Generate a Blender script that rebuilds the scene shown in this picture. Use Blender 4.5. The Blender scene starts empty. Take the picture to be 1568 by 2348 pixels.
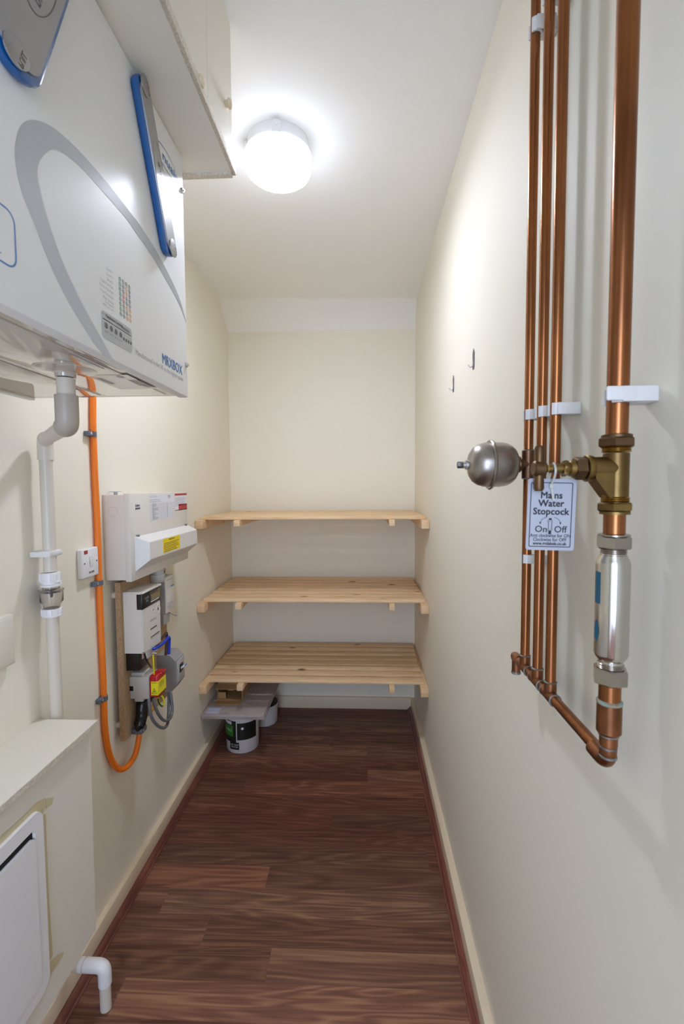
import bpy, bmesh, math, random
from mathutils import Vector, Matrix, Quaternion

random.seed(7)
SC = bpy.context.scene
COL = SC.collection
V = Vector

# ------------------------------------------------------------------ camera
FPX = 1065.0
CM = ((0.99901, 0.04402, -0.00602), (-0.00349, -0.05713, -0.99836), (-0.04429, 0.9974, -0.05692))   # world XYZ -> right, down, forward
CP = V((0, 0, 1.40))
cam_d = bpy.data.cameras.new('camera')
cam = bpy.data.objects.new('camera', cam_d)
COL.objects.link(cam)
rt, dn, fw = (V(r).normalized() for r in CM)
R = Matrix((rt, -dn, -fw)).transposed()
cam.matrix_world = Matrix.Translation(CP) @ R.to_4x4()
cam_d.sensor_fit = 'VERTICAL'
cam_d.sensor_height = 36.0
cam_d.lens = 36.0 * FPX / 2348.0
cam_d.clip_start = 0.01
cam_d.dof.use_dof = True
cam_d.dof.focus_distance = 1.9
cam_d.dof.aperture_fstop = 9.0
SC.camera = cam


def at(px, py, ax, val):
    """point seen in the photograph at (px, py) that lies on the real plane axis=val (room coordinates, metres)"""
    d = rt * ((px - 784) / FPX) + dn * ((py - 1174) / FPX) + fw
    return CP + d * ((val - CP[ax]) / d[ax])


# ------------------------------------------------------------------ light and exposure
SC.view_settings.view_transform = 'Standard'
SC.view_settings.look = 'None'
SC.view_settings.gamma = 1.0
SC.view_settings.use_curve_mapping = False
SC.view_settings.exposure = 1.24
W = bpy.data.worlds.new('world')
SC.world = W
W.use_nodes = True
W.node_tree.nodes['Background'].inputs[0].default_value = (0.70, 0.79, 1.0, 1)
W.node_tree.nodes['Background'].inputs[1].default_value = 0.9
LAMP_STRENGTH = 35.0
LAMP_COLOUR = (0.865, 0.925, 1.10, 1)
SC.cycles.max_bounces = 14
SC.cycles.diffuse_bounces = 8
SC.cycles.use_denoising = True
SC.cycles.caustics_reflective = False
SC.cycles.caustics_refractive = False
SC.cycles.sample_clamp_indirect = 4.0

# hallway daylight entering through the open doorway behind the camera
hl = bpy.data.lights.new('hall_light', 'AREA')
hl.shape = 'RECTANGLE'; hl.size = 0.8; hl.size_y = 1.9
hl.energy = 13.0; hl.color = (0.58, 0.73, 1.0)
hlo = bpy.data.objects.new('hall_light', hl); COL.objects.link(hlo)
hlo.location = (-0.25, -1.6, 1.35); hlo.rotation_euler = (math.radians(90), 0, math.radians(0))
# area lamps shine along -Z: turned to face +Y, into the cupboard
hlo.rotation_euler = (math.radians(90), 0, 0)

# ------------------------------------------------------------------ materials
MATS = {}


def mat(name, col, rough=0.5, metal=0.0, **k):
    if name in MATS: return MATS[name]
    m = bpy.data.materials.new(name); m.use_nodes = True
    nt = m.node_tree; b = nt.nodes['Principled BSDF']
    b.inputs['Base Color'].default_value = (*col, 1)
    b.inputs['Roughness'].default_value = rough
    b.inputs['Metallic'].default_value = metal
    if 'emit' in k:
        b.inputs['Emission Color'].default_value = (*k.get('ecol', col)[:3], 1)
        b.inputs['Emission Strength'].default_value = k['emit']
    if 'trans' in k:
        b.inputs['Transmission Weight'].default_value = k['trans']; b.inputs['IOR'].default_value = k.get('ior', 1.45)
    if 'spec' in k: b.inputs['Specular IOR Level'].default_value = k['spec']
    if 'coat' in k:
        b.inputs['Coat Weight'].default_value = k['coat']; b.inputs['Coat Roughness'].default_value = 0.05
    tc = None
    if 'bump' in k or 'var' in k:
        tc = nt.nodes.new('ShaderNodeTexCoord')
        mp = nt.nodes.new('ShaderNodeMapping'); mp.inputs['Scale'].default_value = k.get('mscale', (1, 1, 1))
        nt.links.new(tc.outputs['Object'], mp.inputs[0])
    if 'bump' in k:
        n = nt.nodes.new('ShaderNodeTexNoise'); n.inputs['Scale'].default_value = k.get('bscale', 60); n.inputs['Detail'].default_value = 4
        bp = nt.nodes.new('ShaderNodeBump'); bp.inputs['Strength'].default_value = k['bump']; bp.inputs['Distance'].default_value = k.get('bdist', 0.002)
        nt.links.new(mp.outputs[0], n.inputs[0]); nt.links.new(n.outputs[0], bp.inputs['Height']); nt.links.new(bp.outputs[0], b.inputs['Normal'])
    if 'var' in k:
        n = nt.nodes.new('ShaderNodeTexNoise'); n.inputs['Scale'].default_value = k.get('vscale', 12); n.inputs['Detail'].default_value = 5
        cr = nt.nodes.new('ShaderNodeValToRGB')
        lo, hi = k.get('vr', (0.35, 0.65))
        cr.color_ramp.elements[0].position = lo; cr.color_ramp.elements[0].color = (*k['var'], 1)
        cr.color_ramp.elements[1].position = hi; cr.color_ramp.elements[1].color = (*col, 1)
        nt.links.new(mp.outputs[0], n.inputs[0]); nt.links.new(n.outputs[0], cr.inputs[0]); nt.links.new(cr.outputs[0], b.inputs['Base Color'])
    MATS[name] = m
    return m


WALL = mat('cream_wall_paint', (0.82, 0.781, 0.668), 0.62, bump=0.12, bscale=35, bdist=0.003)
CEIL = mat('white_ceiling_paint', (0.885, 0.885, 0.865), 0.8, bump=0.08, bscale=30, bdist=0.003)
GLOSS = mat('cream_gloss_paint', (0.77, 0.66, 0.49), 0.35, bump=0.06, bscale=15)
BOARD = mat('cream_painted_board', (0.76, 0.73, 0.64), 0.5, bump=0.1, bscale=40)
BOARDEDGE = mat('rough_cut_board_edge', (0.68, 0.63, 0.53), 0.85, bump=0.35, bscale=260, bdist=0.002, var=(0.52, 0.47, 0.38), vscale=200)
UNITW = mat('white_enamelled_metal', (0.82, 0.83, 0.845), 0.46)
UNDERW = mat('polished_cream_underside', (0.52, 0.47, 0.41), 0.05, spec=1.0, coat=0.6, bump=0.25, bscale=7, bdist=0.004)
RINGM = mat('grey_print', (0.46, 0.49, 0.54), 0.25)
BLUEP = mat('blue_print', (0.03, 0.17, 0.48), 0.3)
GREYP = mat('pale_grey_print', (0.42, 0.43, 0.45), 0.4)
DARKP = mat('dark_grey_print', (0.10, 0.10, 0.105), 0.4)
BLACKP = mat('black_print', (0.015, 0.013, 0.02), 0.5)
BLUEH = mat('blue_plastic', (0.004, 0.10, 0.34), 0.18, coat=0.4)
SILVER = mat('brushed_silver_plate', (0.40, 0.40, 0.41), 0.33, 0.9)
STEEL = mat('zinc_steel', (0.6, 0.6, 0.6), 0.3, 1.0)
CHROME = mat('polished_nickel_tube', (0.62, 0.60, 0.55), 0.16, 1.0, bump=0.03, bscale=90, mscale=(1, 1, 14))
NUTN = mat('nickel_nut', (0.44, 0.40, 0.35), 0.2, 1.0)
DULLST = mat('dull_pressed_steel', (0.42, 0.39, 0.355), 0.33, 1.0, var=(0.31, 0.28, 0.25), vscale=25, vr=(0.3, 0.6))
COPPER = mat('tarnished_copper', (0.37, 0.145, 0.056), 0.26, 1.0, var=(0.21, 0.082, 0.036), vscale=26, vr=(0.36, 0.60), mscale=(1, 1, 0.18), bump=0.05, bscale=30)
COPFIT = mat('aged_copper_fitting', (0.33, 0.135, 0.06), 0.34, 1.0, var=(0.20, 0.085, 0.04), vscale=30, bump=0.1, bscale=60)
SOLDER = mat('grey_solder_ring', (0.30, 0.33, 0.32), 0.45, 0.8, var=(0.16, 0.15, 0.13), vscale=90)
VERDI = mat('green_verdigris', (0.20, 0.42, 0.40), 0.7, var=(0.30, 0.20, 0.12), vscale=60)
BRASS = mat('old_brass', (0.25, 0.165, 0.055), 0.38, 1.0, var=(0.16, 0.10, 0.038), vscale=22, bump=0.15, bscale=70)
BRASSD = mat('dark_brown_brass', (0.18, 0.11, 0.055), 0.42, 1.0, var=(0.11, 0.065, 0.035), vscale=30, bump=0.15, bscale=70)
BRASSB = mat('bright_brass', (0.42, 0.27, 0.075), 0.25, 1.0)
CLIPW = mat('white_clip_plastic', (0.74, 0.73, 0.72), 0.42)
CLIPG = mat('grey_clip_plastic', (0.11, 0.13, 0.16), 0.4)
PIPEW = mat('off_white_waste_plastic', (0.66, 0.61, 0.53), 0.33)
PIPEG = mat('grey_beige_waste_plastic', (0.42, 0.375, 0.32), 0.38)
WHITEP = mat('white_moulded_plastic', (0.80, 0.79, 0.80), 0.3)
CLEAR = mat('clear_plastic', (0.93, 0.90, 0.87), 0.06, trans=0.92, ior=1.35)
HOOKM = mat('clear_hook_plastic', (0.96, 0.97, 0.98), 0.08, trans=0.9, ior=1.4)
ORANGE = mat('orange_cable_sheath', (0.86, 0.20, 0.008), 0.42, bump=0.08, bscale=25)
REDL = mat('red_neon_lens', (0.42, 0.02, 0.005), 0.2)
REDP = mat('red_fuse_plastic', (0.42, 0.005, 0.012), 0.2, coat=0.4)
YELLOW = mat('yellow_label', (0.86, 0.66, 0.01), 0.5)
REDLAB = mat('red_label', (0.42, 0.03, 0.035), 0.5)
PAPER = mat('white_label_paper', (0.76, 0.76, 0.80), 0.6)
METALC = mat('off_white_enamelled_metal', (0.68, 0.645, 0.585), 0.38)
METERP = mat('pale_meter_plastic', (0.60, 0.575, 0.54), 0.42)
METERW = mat('white_meter_plastic', (0.68, 0.65, 0.60), 0.35)
BLACK = mat('black_plastic', (0.008, 0.008, 0.009), 0.3)
LCD = mat('brown_display_window', (0.07, 0.05, 0.03), 0.12)
LCDS = mat('dull_display_glass', (0.20, 0.165, 0.09), 0.2)
GREYB = mat('grey_moulded_plastic', (0.29, 0.285, 0.28), 0.42)
GREYL = mat('beige_grey_moulded_plastic', (0.46, 0.44, 0.39), 0.45)
GREYC = mat('grey_cable_sheath', (0.10, 0.10, 0.105), 0.4)
BLUEC = mat('blue_cable_sheath', (0.004, 0.035, 0.42), 0.32)
BROWNC = mat('brown_cable_sheath', (0.07, 0.03, 0.022), 0.4)
YELC = mat('yellow_earth_sheath', (0.72, 0.68, 0.01), 0.4)
GREENC = mat('green_earth_sheath', (0.01, 0.10, 0.02), 0.4)
TAPE = mat('buff_masking_tape', (0.62, 0.54, 0.34), 0.35, bump=0.4, bscale=30, bdist=0.004)
TAGW = mat('white_tag_card', (0.44, 0.46, 0.53), 0.35)
TIE = mat('translucent_nylon', (0.80, 0.80, 0.74), 0.3, trans=0.35)
CANW = mat('white_tub_plastic', (0.62, 0.61, 0.60), 0.35)
CANG = mat('green_tub_label', (0.02, 0.17, 0.02), 0.45)
CARD = mat('brown_cardboard', (0.44, 0.27, 0.12), 0.8, bump=0.2, bscale=80)
PANELG = mat('grey_laminate_board', (0.42, 0.37, 0.35), 0.4, var=(0.36, 0.31, 0.29), vscale=14)
STICK = mat('pale_blue_sticker', (0.45, 0.50, 0.66), 0.5)
GAPM = mat('dark_gap', (0.005, 0.004, 0.004), 0.9)


def wood_nodes(name, cols, rough, sx, coords, grain=1.0, tint=None, knots=False, bump=0.15):
    """plank wood: grain stretched along the local X of the chosen coordinates"""
    m = bpy.data.materials.new(name); m.use_nodes = True
    nt = m.node_tree; N = nt.nodes; L = nt.links; b = N['Principled BSDF']
    b.inputs['Roughness'].default_value = rough
    if coords == 'UV':
        tc = N.new('ShaderNodeUVMap'); src = tc.outputs[0]
    else:
        tc = N.new('ShaderNodeTexCoord'); oi = N.new('ShaderNodeObjectInfo')
        mul = N.new('ShaderNodeVectorMath'); mul.operation = 'SCALE'; mul.inputs[0].default_value = (37.0, 11.0, 23.0)
        L.new(oi.outputs['Random'], mul.inputs['Scale'])
        add = N.new('ShaderNodeVectorMath'); L.new(tc.outputs['Object'], add.inputs[0]); L.new(mul.outputs[0], add.inputs[1]); src = add.outputs[0]
    mp = N.new('ShaderNodeMapping'); mp.inputs['Scale'].default_value = (sx, 1, 1); L.new(src, mp.inputs[0])
    n1 = N.new('ShaderNodeTexNoise'); n1.inputs['Scale'].default_value = 9 * grain; n1.inputs['Detail'].default_value = 3; n1.inputs['Distortion'].default_value = 0.6
    L.new(mp.outputs[0], n1.inputs[0])
    # cathedral figure: contour lines of a smooth noise
    fr = N.new('ShaderNodeMath'); fr.operation = 'MULTIPLY'; fr.inputs[1].default_value = 13.0; L.new(n1.outputs[0], fr.inputs[0])
    pp = N.new('ShaderNodeMath'); pp.operation = 'PINGPONG'; pp.inputs[1].default_value = 0.5; L.new(fr.outputs[0], pp.inputs[0])
    mp2 = N.new('ShaderNodeMapping'); mp2.inputs['Scale'].default_value = (sx * 0.35, 1, 1); L.new(src, mp2.inputs[0])
    n2 = N.new('ShaderNodeTexNoise'); n2.inputs['Scale'].default_value = 95 * grain; n2.inputs['Detail'].default_value = 4; L.new(mp2.outputs[0], n2.inputs[0])
    n3 = N.new('ShaderNodeTexNoise'); n3.inputs['Scale'].default_value = 4 * grain; n3.inputs['Detail'].default_value = 2; L.new(mp.outputs[0], n3.inputs[0])
    a = N.new('ShaderNodeMath'); a.operation = 'MULTIPLY'; a.inputs[1].default_value = 0.55; L.new(pp.outputs[0], a.inputs[0])
    c = N.new('ShaderNodeMath'); c.operation = 'MULTIPLY_ADD'; c.inputs[1].default_value = 0.75; L.new(n2.outputs[0], c.inputs[0]); L.new(a.outputs[0], c.inputs[2])
    d = N.new('ShaderNodeMath'); d.operation = 'MULTIPLY_ADD'; d.inputs[1].default_value = 0.7; L.new(n3.outputs[0], d.inputs[0]); L.new(c.outputs[0], d.inputs[2])
    cr = N.new('ShaderNodeValToRGB')
    while len(cr.color_ramp.elements) < len(cols): cr.color_ramp.elements.new(0.5)
    for e, (p, cc) in zip(cr.color_ramp.elements, cols): e.position = p; e.color = (*cc, 1)
    sc = N.new('ShaderNodeMath'); sc.operation = 'MULTIPLY'; sc.inputs[1].default_value = 0.75; L.new(d.outputs[0], sc.inputs[0])
    L.new(sc.outputs[0], cr.inputs[0]); out = cr.outputs[0]
    if tint:
        at_ = N.new('ShaderNodeAttribute'); at_.attribute_name = 'tint'
        mx = N.new('ShaderNodeMix'); mx.data_type = 'RGBA'; mx.blend_type = 'MULTIPLY'; mx.inputs[0].default_value = 1
        L.new(out, mx.inputs[6]); L.new(at_.outputs['Color'], mx.inputs[7]); out = mx.outputs[2]
    if knots:
        mk = N.new('ShaderNodeMapping'); mk.inputs['Scale'].default_value = (4.5, 11, 11); L.new(src, mk.inputs[0])
        vo = N.new('ShaderNodeTexVoronoi'); vo.inputs['Scale'].default_value = 1.0; L.new(mk.outputs[0], vo.inputs[0])
        kr = N.new('ShaderNodeValToRGB'); kr.color_ramp.elements[0].position = 0.045; kr.color_ramp.elements[0].color = (1, 1, 1, 1)
        kr.color_ramp.elements[1].position = 0.13; kr.color_ramp.elements[1].color = (0, 0, 0, 1); L.new(vo.outputs['Distance'], kr.inputs[0])
        mx = N.new('ShaderNodeMix'); mx.data_type = 'RGBA'; mx.inputs[7].default_value = (0.16, 0.065, 0.02, 1)
        L.new(kr.outputs[0], mx.inputs[0]); L.new(out, mx.inputs[6]); out = mx.outputs[2]
    L.new(out, b.inputs['Base Color'])
    bp = N.new('ShaderNodeBump'); bp.inputs['Strength'].default_value = bump; bp.inputs['Distance'].default_value = 0.001
    L.new(n2.outputs[0], bp.inputs['Height']); L.new(bp.outputs[0], b.inputs['Normal'])
    return m


WALNUT = wood_nodes('walnut_laminate', [(0.28, (0.062, 0.022, 0.016)), (0.50, (0.175, 0.070, 0.048)), (0.66, (0.27, 0.115, 0.073)), (0.86, (0.47, 0.24, 0.135))],
                    0.42, 0.085, 'UV', 1.0, tint=True)
WALNUT.node_tree.nodes['Principled BSDF'].inputs['Specular IOR Level'].default_value = 0.3
BEAD = wood_nodes('dark_walnut_bead', [(0.3, (0.06, 0.016, 0.012)), (0.6, (0.17, 0.052, 0.038)), (0.85, (0.26, 0.10, 0.065))], 0.35, 0.1, 'UV')
PINE = wood_nodes('planed_pine', [(0.30, (0.56, 0.35, 0.17)), (0.55, (0.72, 0.50, 0.28)), (0.85, (0.80, 0.60, 0.37))], 0.55, 0.10, 'OBJ', 1.3, knots=True)
m = mat('raw_chipboard', (0.47, 0.33, 0.19), 0.85, bump=0.4, bscale=220, bdist=0.002, var=(0.27, 0.16, 0.075), vscale=420, vr=(0.32, 0.66)); CHIP = m


# ------------------------------------------------------------------ mesh helpers
class MB:
    def __init__(self): self.bm = bmesh.new()

    def box(self, lo, hi, bev=0.0, seg=2):
        lo, hi = V(lo), V(hi)
        g = bmesh.ops.create_cube(self.bm, size=1.0)
        c = (lo + hi) / 2; s = hi - lo
        for v in g['verts']: v.co = V((v.co.x * s.x, v.co.y * s.y, v.co.z * s.z)) + c
        if bev:
            es = list({e for v in g['verts'] for e in v.link_edges})
            bmesh.ops.bevel(self.bm, geom=es, offset=bev, segments=seg, profile=0.5, affect='EDGES')
        return self

    def obox(self, c, u, v, n, su, sv, sn, bev=0.0):
        """box centred at c with axes u, v, n"""
        g = bmesh.ops.create_cube(self.bm, size=1.0)
        for w in g['verts']:
            p = w.co.copy(); w.co = V(c) + V(u) * (p.x * su) + V(v) * (p.y * sv) + V(n) * (p.z * sn)
        if bev:
            es = list({e for w in g['verts'] for e in w.link_edges})
            bmesh.ops.bevel(self.bm, geom=es, offset=bev, segments=2, profile=0.5, affect='EDGES')
        return self

    def lathe(self, o, axis, prof, seg=32, closed=True):
        """prof: list of (distance along axis, radius)"""
        o = V(o); a = V(axis).normalized()
        x = a.orthogonal().normalized(); y = a.cross(x)
        rings = []
        for h, r in prof:
            if r < 1e-6: rings.append([self.bm.verts.new(o + a * h)])
            else: rings.append([self.bm.verts.new(o + a * h + (x * math.cos(t) + y * math.sin(t)) * r) for t in (2 * math.pi * i / seg for i in range(seg))])
        for A, B in zip(rings, rings[1:]):
            if len(A) == 1 and len(B) == 1: continue
            for i in range(seg):
                j = (i + 1) % seg
                if len(A) == 1: f = (A[0], B[j], B[i])
                elif len(B) == 1: f = (A[i], A[j], B[0])
                else: f = (A[i], A[j], B[j], B[i])
                self.bm.faces.new(f)
        if closed:
            if len(rings[0]) > 1: self.bm.faces.new(rings[0][::-1])
            if len(rings[-1]) > 1: self.bm.faces.new(rings[-1])
        return self

    def cyl(self, a, b, r, seg=24, r2=None):
        a, b = V(a), V(b); d = b - a
        return self.lathe(a, d, [(0, r), (d.length, r if r2 is None else r2)], seg)

    def hexa(self, o, axis, h, r, ch=0.0015, rot=0.0):
        """hexagonal nut, across-corner radius r, chamfered ends"""
        o = V(o); a = V(axis).normalized(); x = a.orthogonal().normalized(); x = Quaternion(a, rot) @ x; y = a.cross(x)
        rings = []
        for hh, rr in ((0, r * 0.9), (ch, r), (h - ch, r), (h, r * 0.9)):
            rings.append([self.bm.verts.new(o + a * hh + (x * math.cos(t) + y * math.sin(t)) * rr) for t in (math.pi / 3 * i for i in range(6))])
        for A, B in zip(rings, rings[1:]):
            for i in range(6): self.bm.faces.new((A[i], A[(i + 1) % 6], B[(i + 1) % 6], B[i]))
        self.bm.faces.new(rings[0][::-1]); self.bm.faces.new(rings[-1])
        return self

    def tube(self, pts, r, seg=16, caps=True, flat=1.0, up=None):
        """tube swept along points; flat<1 squashes it along `up`"""
        pts = [V(p) for p in pts]; n = len(pts)
        T = [(pts[min(i + 1, n - 1)] - pts[max(i - 1, 0)]).normalized() for i in range(n)]
        x = T[0].orthogonal().normalized() if up is None else (V(up) - T[0] * V(up).dot(T[0])).normalized()
        rings = []
        for i in range(n):
            if up is None: x = (x - T[i] * x.dot(T[i])).normalized()
            else: x = (V(up) - T[i] * V(up).dot(T[i])).normalized()
            y = T[i].cross(x); rr = r[i] if isinstance(r, (list, tuple)) else r
            rings.append([self.bm.verts.new(pts[i] + (x * math.cos(t) * flat + y * math.sin(t)) * rr) for t in (2 * math.pi * k / seg for k in range(seg))])
        for A, B in zip(rings, rings[1:]):
            for i in range(seg): self.bm.faces.new((A[i], A[(i + 1) % seg], B[(i + 1) % seg], B[i]))
        if caps: self.bm.faces.new(rings[0][::-1]); self.bm.faces.new(rings[-1])
        return self

    def prism(self, poly, ext):
        """closed polygon (3-D points) pushed along vector ext"""
        ext = V(ext)
        a = [self.bm.verts.new(V(p)) for p in poly]; b = [self.bm.verts.new(V(p) + ext) for p in poly]
        n = len(a)
        self.bm.faces.new(a[::-1]); self.bm.faces.new(b)
        for i in range(n): self.bm.faces.new((a[i], a[(i + 1) % n], b[(i + 1) % n], b[i]))
        return self

    def strip(self, A, B, n):
        """thin printed band between two polylines, lifted along n"""
        n = V(n)
        a = [self.bm.verts.new(V(p) + n) for p in A]; b = [self.bm.verts.new(V(p) + n) for p in B]
        for i in range(len(a) - 1): self.bm.faces.new((a[i], a[i + 1], b[i + 1], b[i]))
        return self

    def quad(self, *p):
        self.bm.faces.new([self.bm.verts.new(V(q)) for q in p]); return self

    def text(self, s, o, u, v, size, bold=0.0, align='LEFT', xs=1.0):
        """lettering laid on a surface: o baseline origin, u reading direction, v up"""
        c = bpy.data.curves.new('t', 'FONT'); c.body = s; c.size = size; c.align_x = align
        c.resolution_u = 2; c.fill_mode = 'FRONT'
        ob = bpy.data.objects.new('t', c); COL.objects.link(ob)
        me = bpy.data.meshes.new_from_object(ob)
        u, v = V(u).normalized(), V(v).normalized(); o = V(o)
        base = [w.co.copy() for w in me.vertices]
        nn = u.cross(v)
        for kk, (sx, sy) in enumerate(((-1, -1), (1, -1), (-1, 1), (1, 1)) if bold else ((0, 0),)):
            for w, q in zip(me.vertices, base): w.co = o + u * (q.x * xs + sx * bold * size) + v * (q.y + sy * bold * size) + nn * (0.00006 * kk)
            self.bm.from_mesh(me)
        bpy.data.objects.remove(ob); bpy.data.curves.remove(c); bpy.data.meshes.remove(me)
        return self

    def lines(self, o, u, v, w, h, n, fill=0.45, ragged=0.25, rnd=None):
        """n thin printed rules standing in for tiny unreadable lines of print"""
        rnd = rnd or random
        o, u, v = V(o), V(u).normalized(), V(v).normalized()
        for i in range(n):
            y0 = -h * (i + 1) / n; y1 = y0 + h / n * fill
            ww = w * (1 - ragged * rnd.random())
            self.quad(o + v * y0, o + u * ww + v * y0, o + u * ww + v * y1, o + v * y1)
        return self

    def build(self, name, material, parent=None, smooth=True, origin=None, recalc=True):
        bm = self.bm
        if recalc: bmesh.ops.recalc_face_normals(bm, faces=bm.faces)
        o = V(origin) if origin is not None else None
        if o is None:
            if parent is not None: o = parent.matrix_world.translation.copy()
            else:
                xs = [w.co for w in bm.verts]
                o = V(((min(p.x for p in xs) + max(p.x for p in xs)) / 2, (min(p.y for p in xs) + max(p.y for p in xs)) / 2, min(p.z for p in xs)))
        bmesh.ops.translate(bm, verts=bm.verts, vec=-o)
        me = bpy.data.meshes.new(name); bm.to_mesh(me); bm.free()
        me.materials.append(material)
        if smooth:
            for p in me.polygons: p.use_smooth = True
            try: me.set_sharp_from_angle(angle=math.radians(35))
            except Exception: pass
        ob = bpy.data.objects.new(name, me); COL.objects.link(ob)
        if parent is not None:
            ob.parent = parent
            ob.matrix_world = Matrix.Translation(o)
            ob.location = o - POS[parent.name]
            POS[ob.name] = o
        else:
            ob.location = o; POS[ob.name] = o
        ob.matrix_basis = Matrix.Translation(ob.location)
        return ob


POS = {}


def thing(name, loc, label, cat, group=None):
    o = bpy.data.objects.new(name, None); COL.objects.link(o); o.location = loc
    o.empty_display_size = 0.05
    POS[o.name] = V(loc); o.matrix_basis = Matrix.Translation(V(loc))
    return tag(o, label, cat, group)


def tag(o, label, cat, group=None, kind=None):
    o['label'] = label; o['category'] = cat
    if group: o['group'] = group
    if kind: o['kind'] = kind
    return o


def part(mb, name, material, parent, label=None, **k):
    k.setdefault('origin', POS[parent.name])
    o = mb.build(name, material, parent, **k)
    if label: o['label'] = label
    return o


def struct(mb, name, material, **k):
    k.setdefault('origin', (0, 0, 0))
    o = mb.build(name, material, **k); o['kind'] = 'structure'
    return o


def smooth_path(P, n=8):
    """Catmull-Rom through the points"""
    P = [V(p) for p in P]; Q = [P[0] * 2 - P[1]] + P + [P[-1] * 2 - P[-2]]; out = []
    for i in range(1, len(Q) - 2):
        a, b, c, d = Q[i - 1:i + 3]
        for k in range(n):
            t = k / n
            out.append(0.5 * ((2 * b) + (c - a) * t + (2 * a - 5 * b + 4 * c - d) * t * t + (3 * b - a - 3 * c + d) * t ** 3))
    out.append(P[-1]); return out


def arc_path(P, rad, n=6):
    """polyline with rounded corners"""
    P = [V(p) for p in P]; out = [P[0]]
    for i in range(1, len(P) - 1):
        a = (P[i - 1] - P[i]); b = (P[i + 1] - P[i]); r = min(rad, a.length * 0.49, b.length * 0.49)
        A = P[i] + a.normalized() * r; B = P[i] + b.normalized() * r
        for k in range(n + 1):
            t = k / n; out.append(A * (1 - t) ** 2 + P[i] * 2 * t * (1 - t) + B * t * t)
    out.append(P[-1]); return out


X_, Y_, Z_ = V((1, 0, 0)), V((0, 1, 0)), V((0, 0, 1))

# ------------------------------------------------------------------ room shell
XL, XR, YB, YF = -0.82, 0.32, 2.862, -0.55
ZL, ZR = 2.474, 2.492                  # the ceiling sits a touch lower on the left


def zc(x): return ZL + (ZR - ZL) * (x - XL) / (XR - XL)


T = 0.1
b = MB(); b.box((XL - T, YF, 0), (XL, YB + T, 2.62)); struct(b, 'wall_left', WALL, smooth=False)
b = MB(); b.box((XR, YF, 0), (XR + T, YB + T, 2.62)); struct(b, 'wall_right', WALL, smooth=False)
b = MB(); b.box((XL, YB, 0), (XR, YB + T, 2.62)); struct(b, 'wall_back', WALL, smooth=False)
b = MB()
b.box((XL - T, YF - T, 0), (-0.62, YF, 2.62)); b.box((0.20, YF - T, 0), (XR + T, YF, 2.62)); b.box((-0.62, YF - T, 2.05), (0.20, YF, 2.62))
struct(b, 'wall_front', WALL, smooth=False)

# ceiling with the sloping strip where it meets the back wall
CYL, CYR, ZBL, ZBR = 2.70, 2.80, 2.335, 2.340
b = MB()
n = 14
secs = []
for k in range(2):
    x = (XL, XR)[k]; z = (ZL, ZR)[k]; cy = (CYL, CYR)[k]; zb = (ZBL, ZBR)[k]
    secs.append([V((x, YF, z)), V((x, cy - 0.03, z)), V((x, cy - 0.008, z - 0.003)), V((x, cy + 0.008, z - 0.012)), V((x, YB, zb)), V((x, YB, 2.62)), V((x, YF, 2.62))])
A = [b.bm.verts.new(p) for p in secs[0]]; B = [b.bm.verts.new(p) for p in secs[1]]
for i in range(len(A)):
    j = (i + 1) % len(A); b.bm.faces.new((A[i], A[j], B[j], B[i]))
b.bm.faces.new(A); b.bm.faces.new(B[::-1])
struct(b, 'ceiling', CEIL)

# floor: walnut strip laminate, each strip a face with its own figure and tint
b = MB(); bm = b.bm
uvl = bm.loops.layers.uv.new('UVMap'); tl = bm.loops.layers.color.new('tint')
rows = []
joint = {0: [-0.155], 1: [-0.42], 2: [-0.60], 3: [-0.215], 4: [0.25], 5: [-0.30], 6: [-0.02], 7: [-0.70, 0.27], 8: [-0.475], 9: [-0.06], 10: [-0.66], 11: [-0.60, 0.29], 12: [-0.09], 13: [-0.32], 14: [0.1], 15: [-0.5], 16: [-0.2]}
joint = {0: [-0.28], 3: [-0.345], 4: [0.24], 6: [-0.135], 8: [-0.555], 9: [0.02], 12: [-0.18], 14: [-0.45], 16: [0.1], -1: [-0.68], 10: [-0.78]}
light = {(0, 0): .72, (0, 1): 1.05, (1, 0): 1.12, (2, 0): 1.08, (3, 0): .98, (3, 1): .90, (4, 0): .78, (5, 0): .88, (6, 0): .98, (6, 1): .72, (7, 0): .80, (8, 0): .74, (8, 1): 1.05, (9, 0): .78, (9, 1): 1.15, (-1, 0): .95, (-1, 1): 1.18}
Y0, PW = 1.2213, 0.0996
for r in range(-18, 17):
    y0 = Y0 + r * PW; y1 = min(y0 + PW, YB)
    if y0 >= YB: break
    cuts = [XL - 0.02] + joint.get(r, [random.uniform(-0.7, 0.2)] if random.random() < 0.5 else []) + [XR + 0.02]
    for k in range(len(cuts) - 1):
        x0, x1 = cuts[k], cuts[k + 1]
        ou, ov = random.uniform(0, 40), random.uniform(0, 40)
        t = 0.42 + 0.58 * light.get((r, k), random.uniform(0.75, 1.1)); w = random.uniform(0.92, 1.06)
        f = bm.faces.new([bm.verts.new((x, y, 0)) for x, y in ((x0, y0), (x1, y0), (x1, y1), (x0, y1))])
        for lp in f.loops:
            lp[uvl].uv = (lp.vert.co.x + ou, lp.vert.co.y + ov); lp[tl] = (min(t, 1.3) * 0.8, min(t * w, 1.3) * 0.8, min(t * w, 1.3) * 0.8, 1)
b.bm.faces.new([bm.verts.new(p) for p in ((XL - T, -2.2, -0.03), (XR + T, -2.2, -0.03), (XR + T, YB + T, -0.03), (XL - T, YB + T, -0.03))])
struct(b, 'floor', WALNUT, smooth=False)

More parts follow.
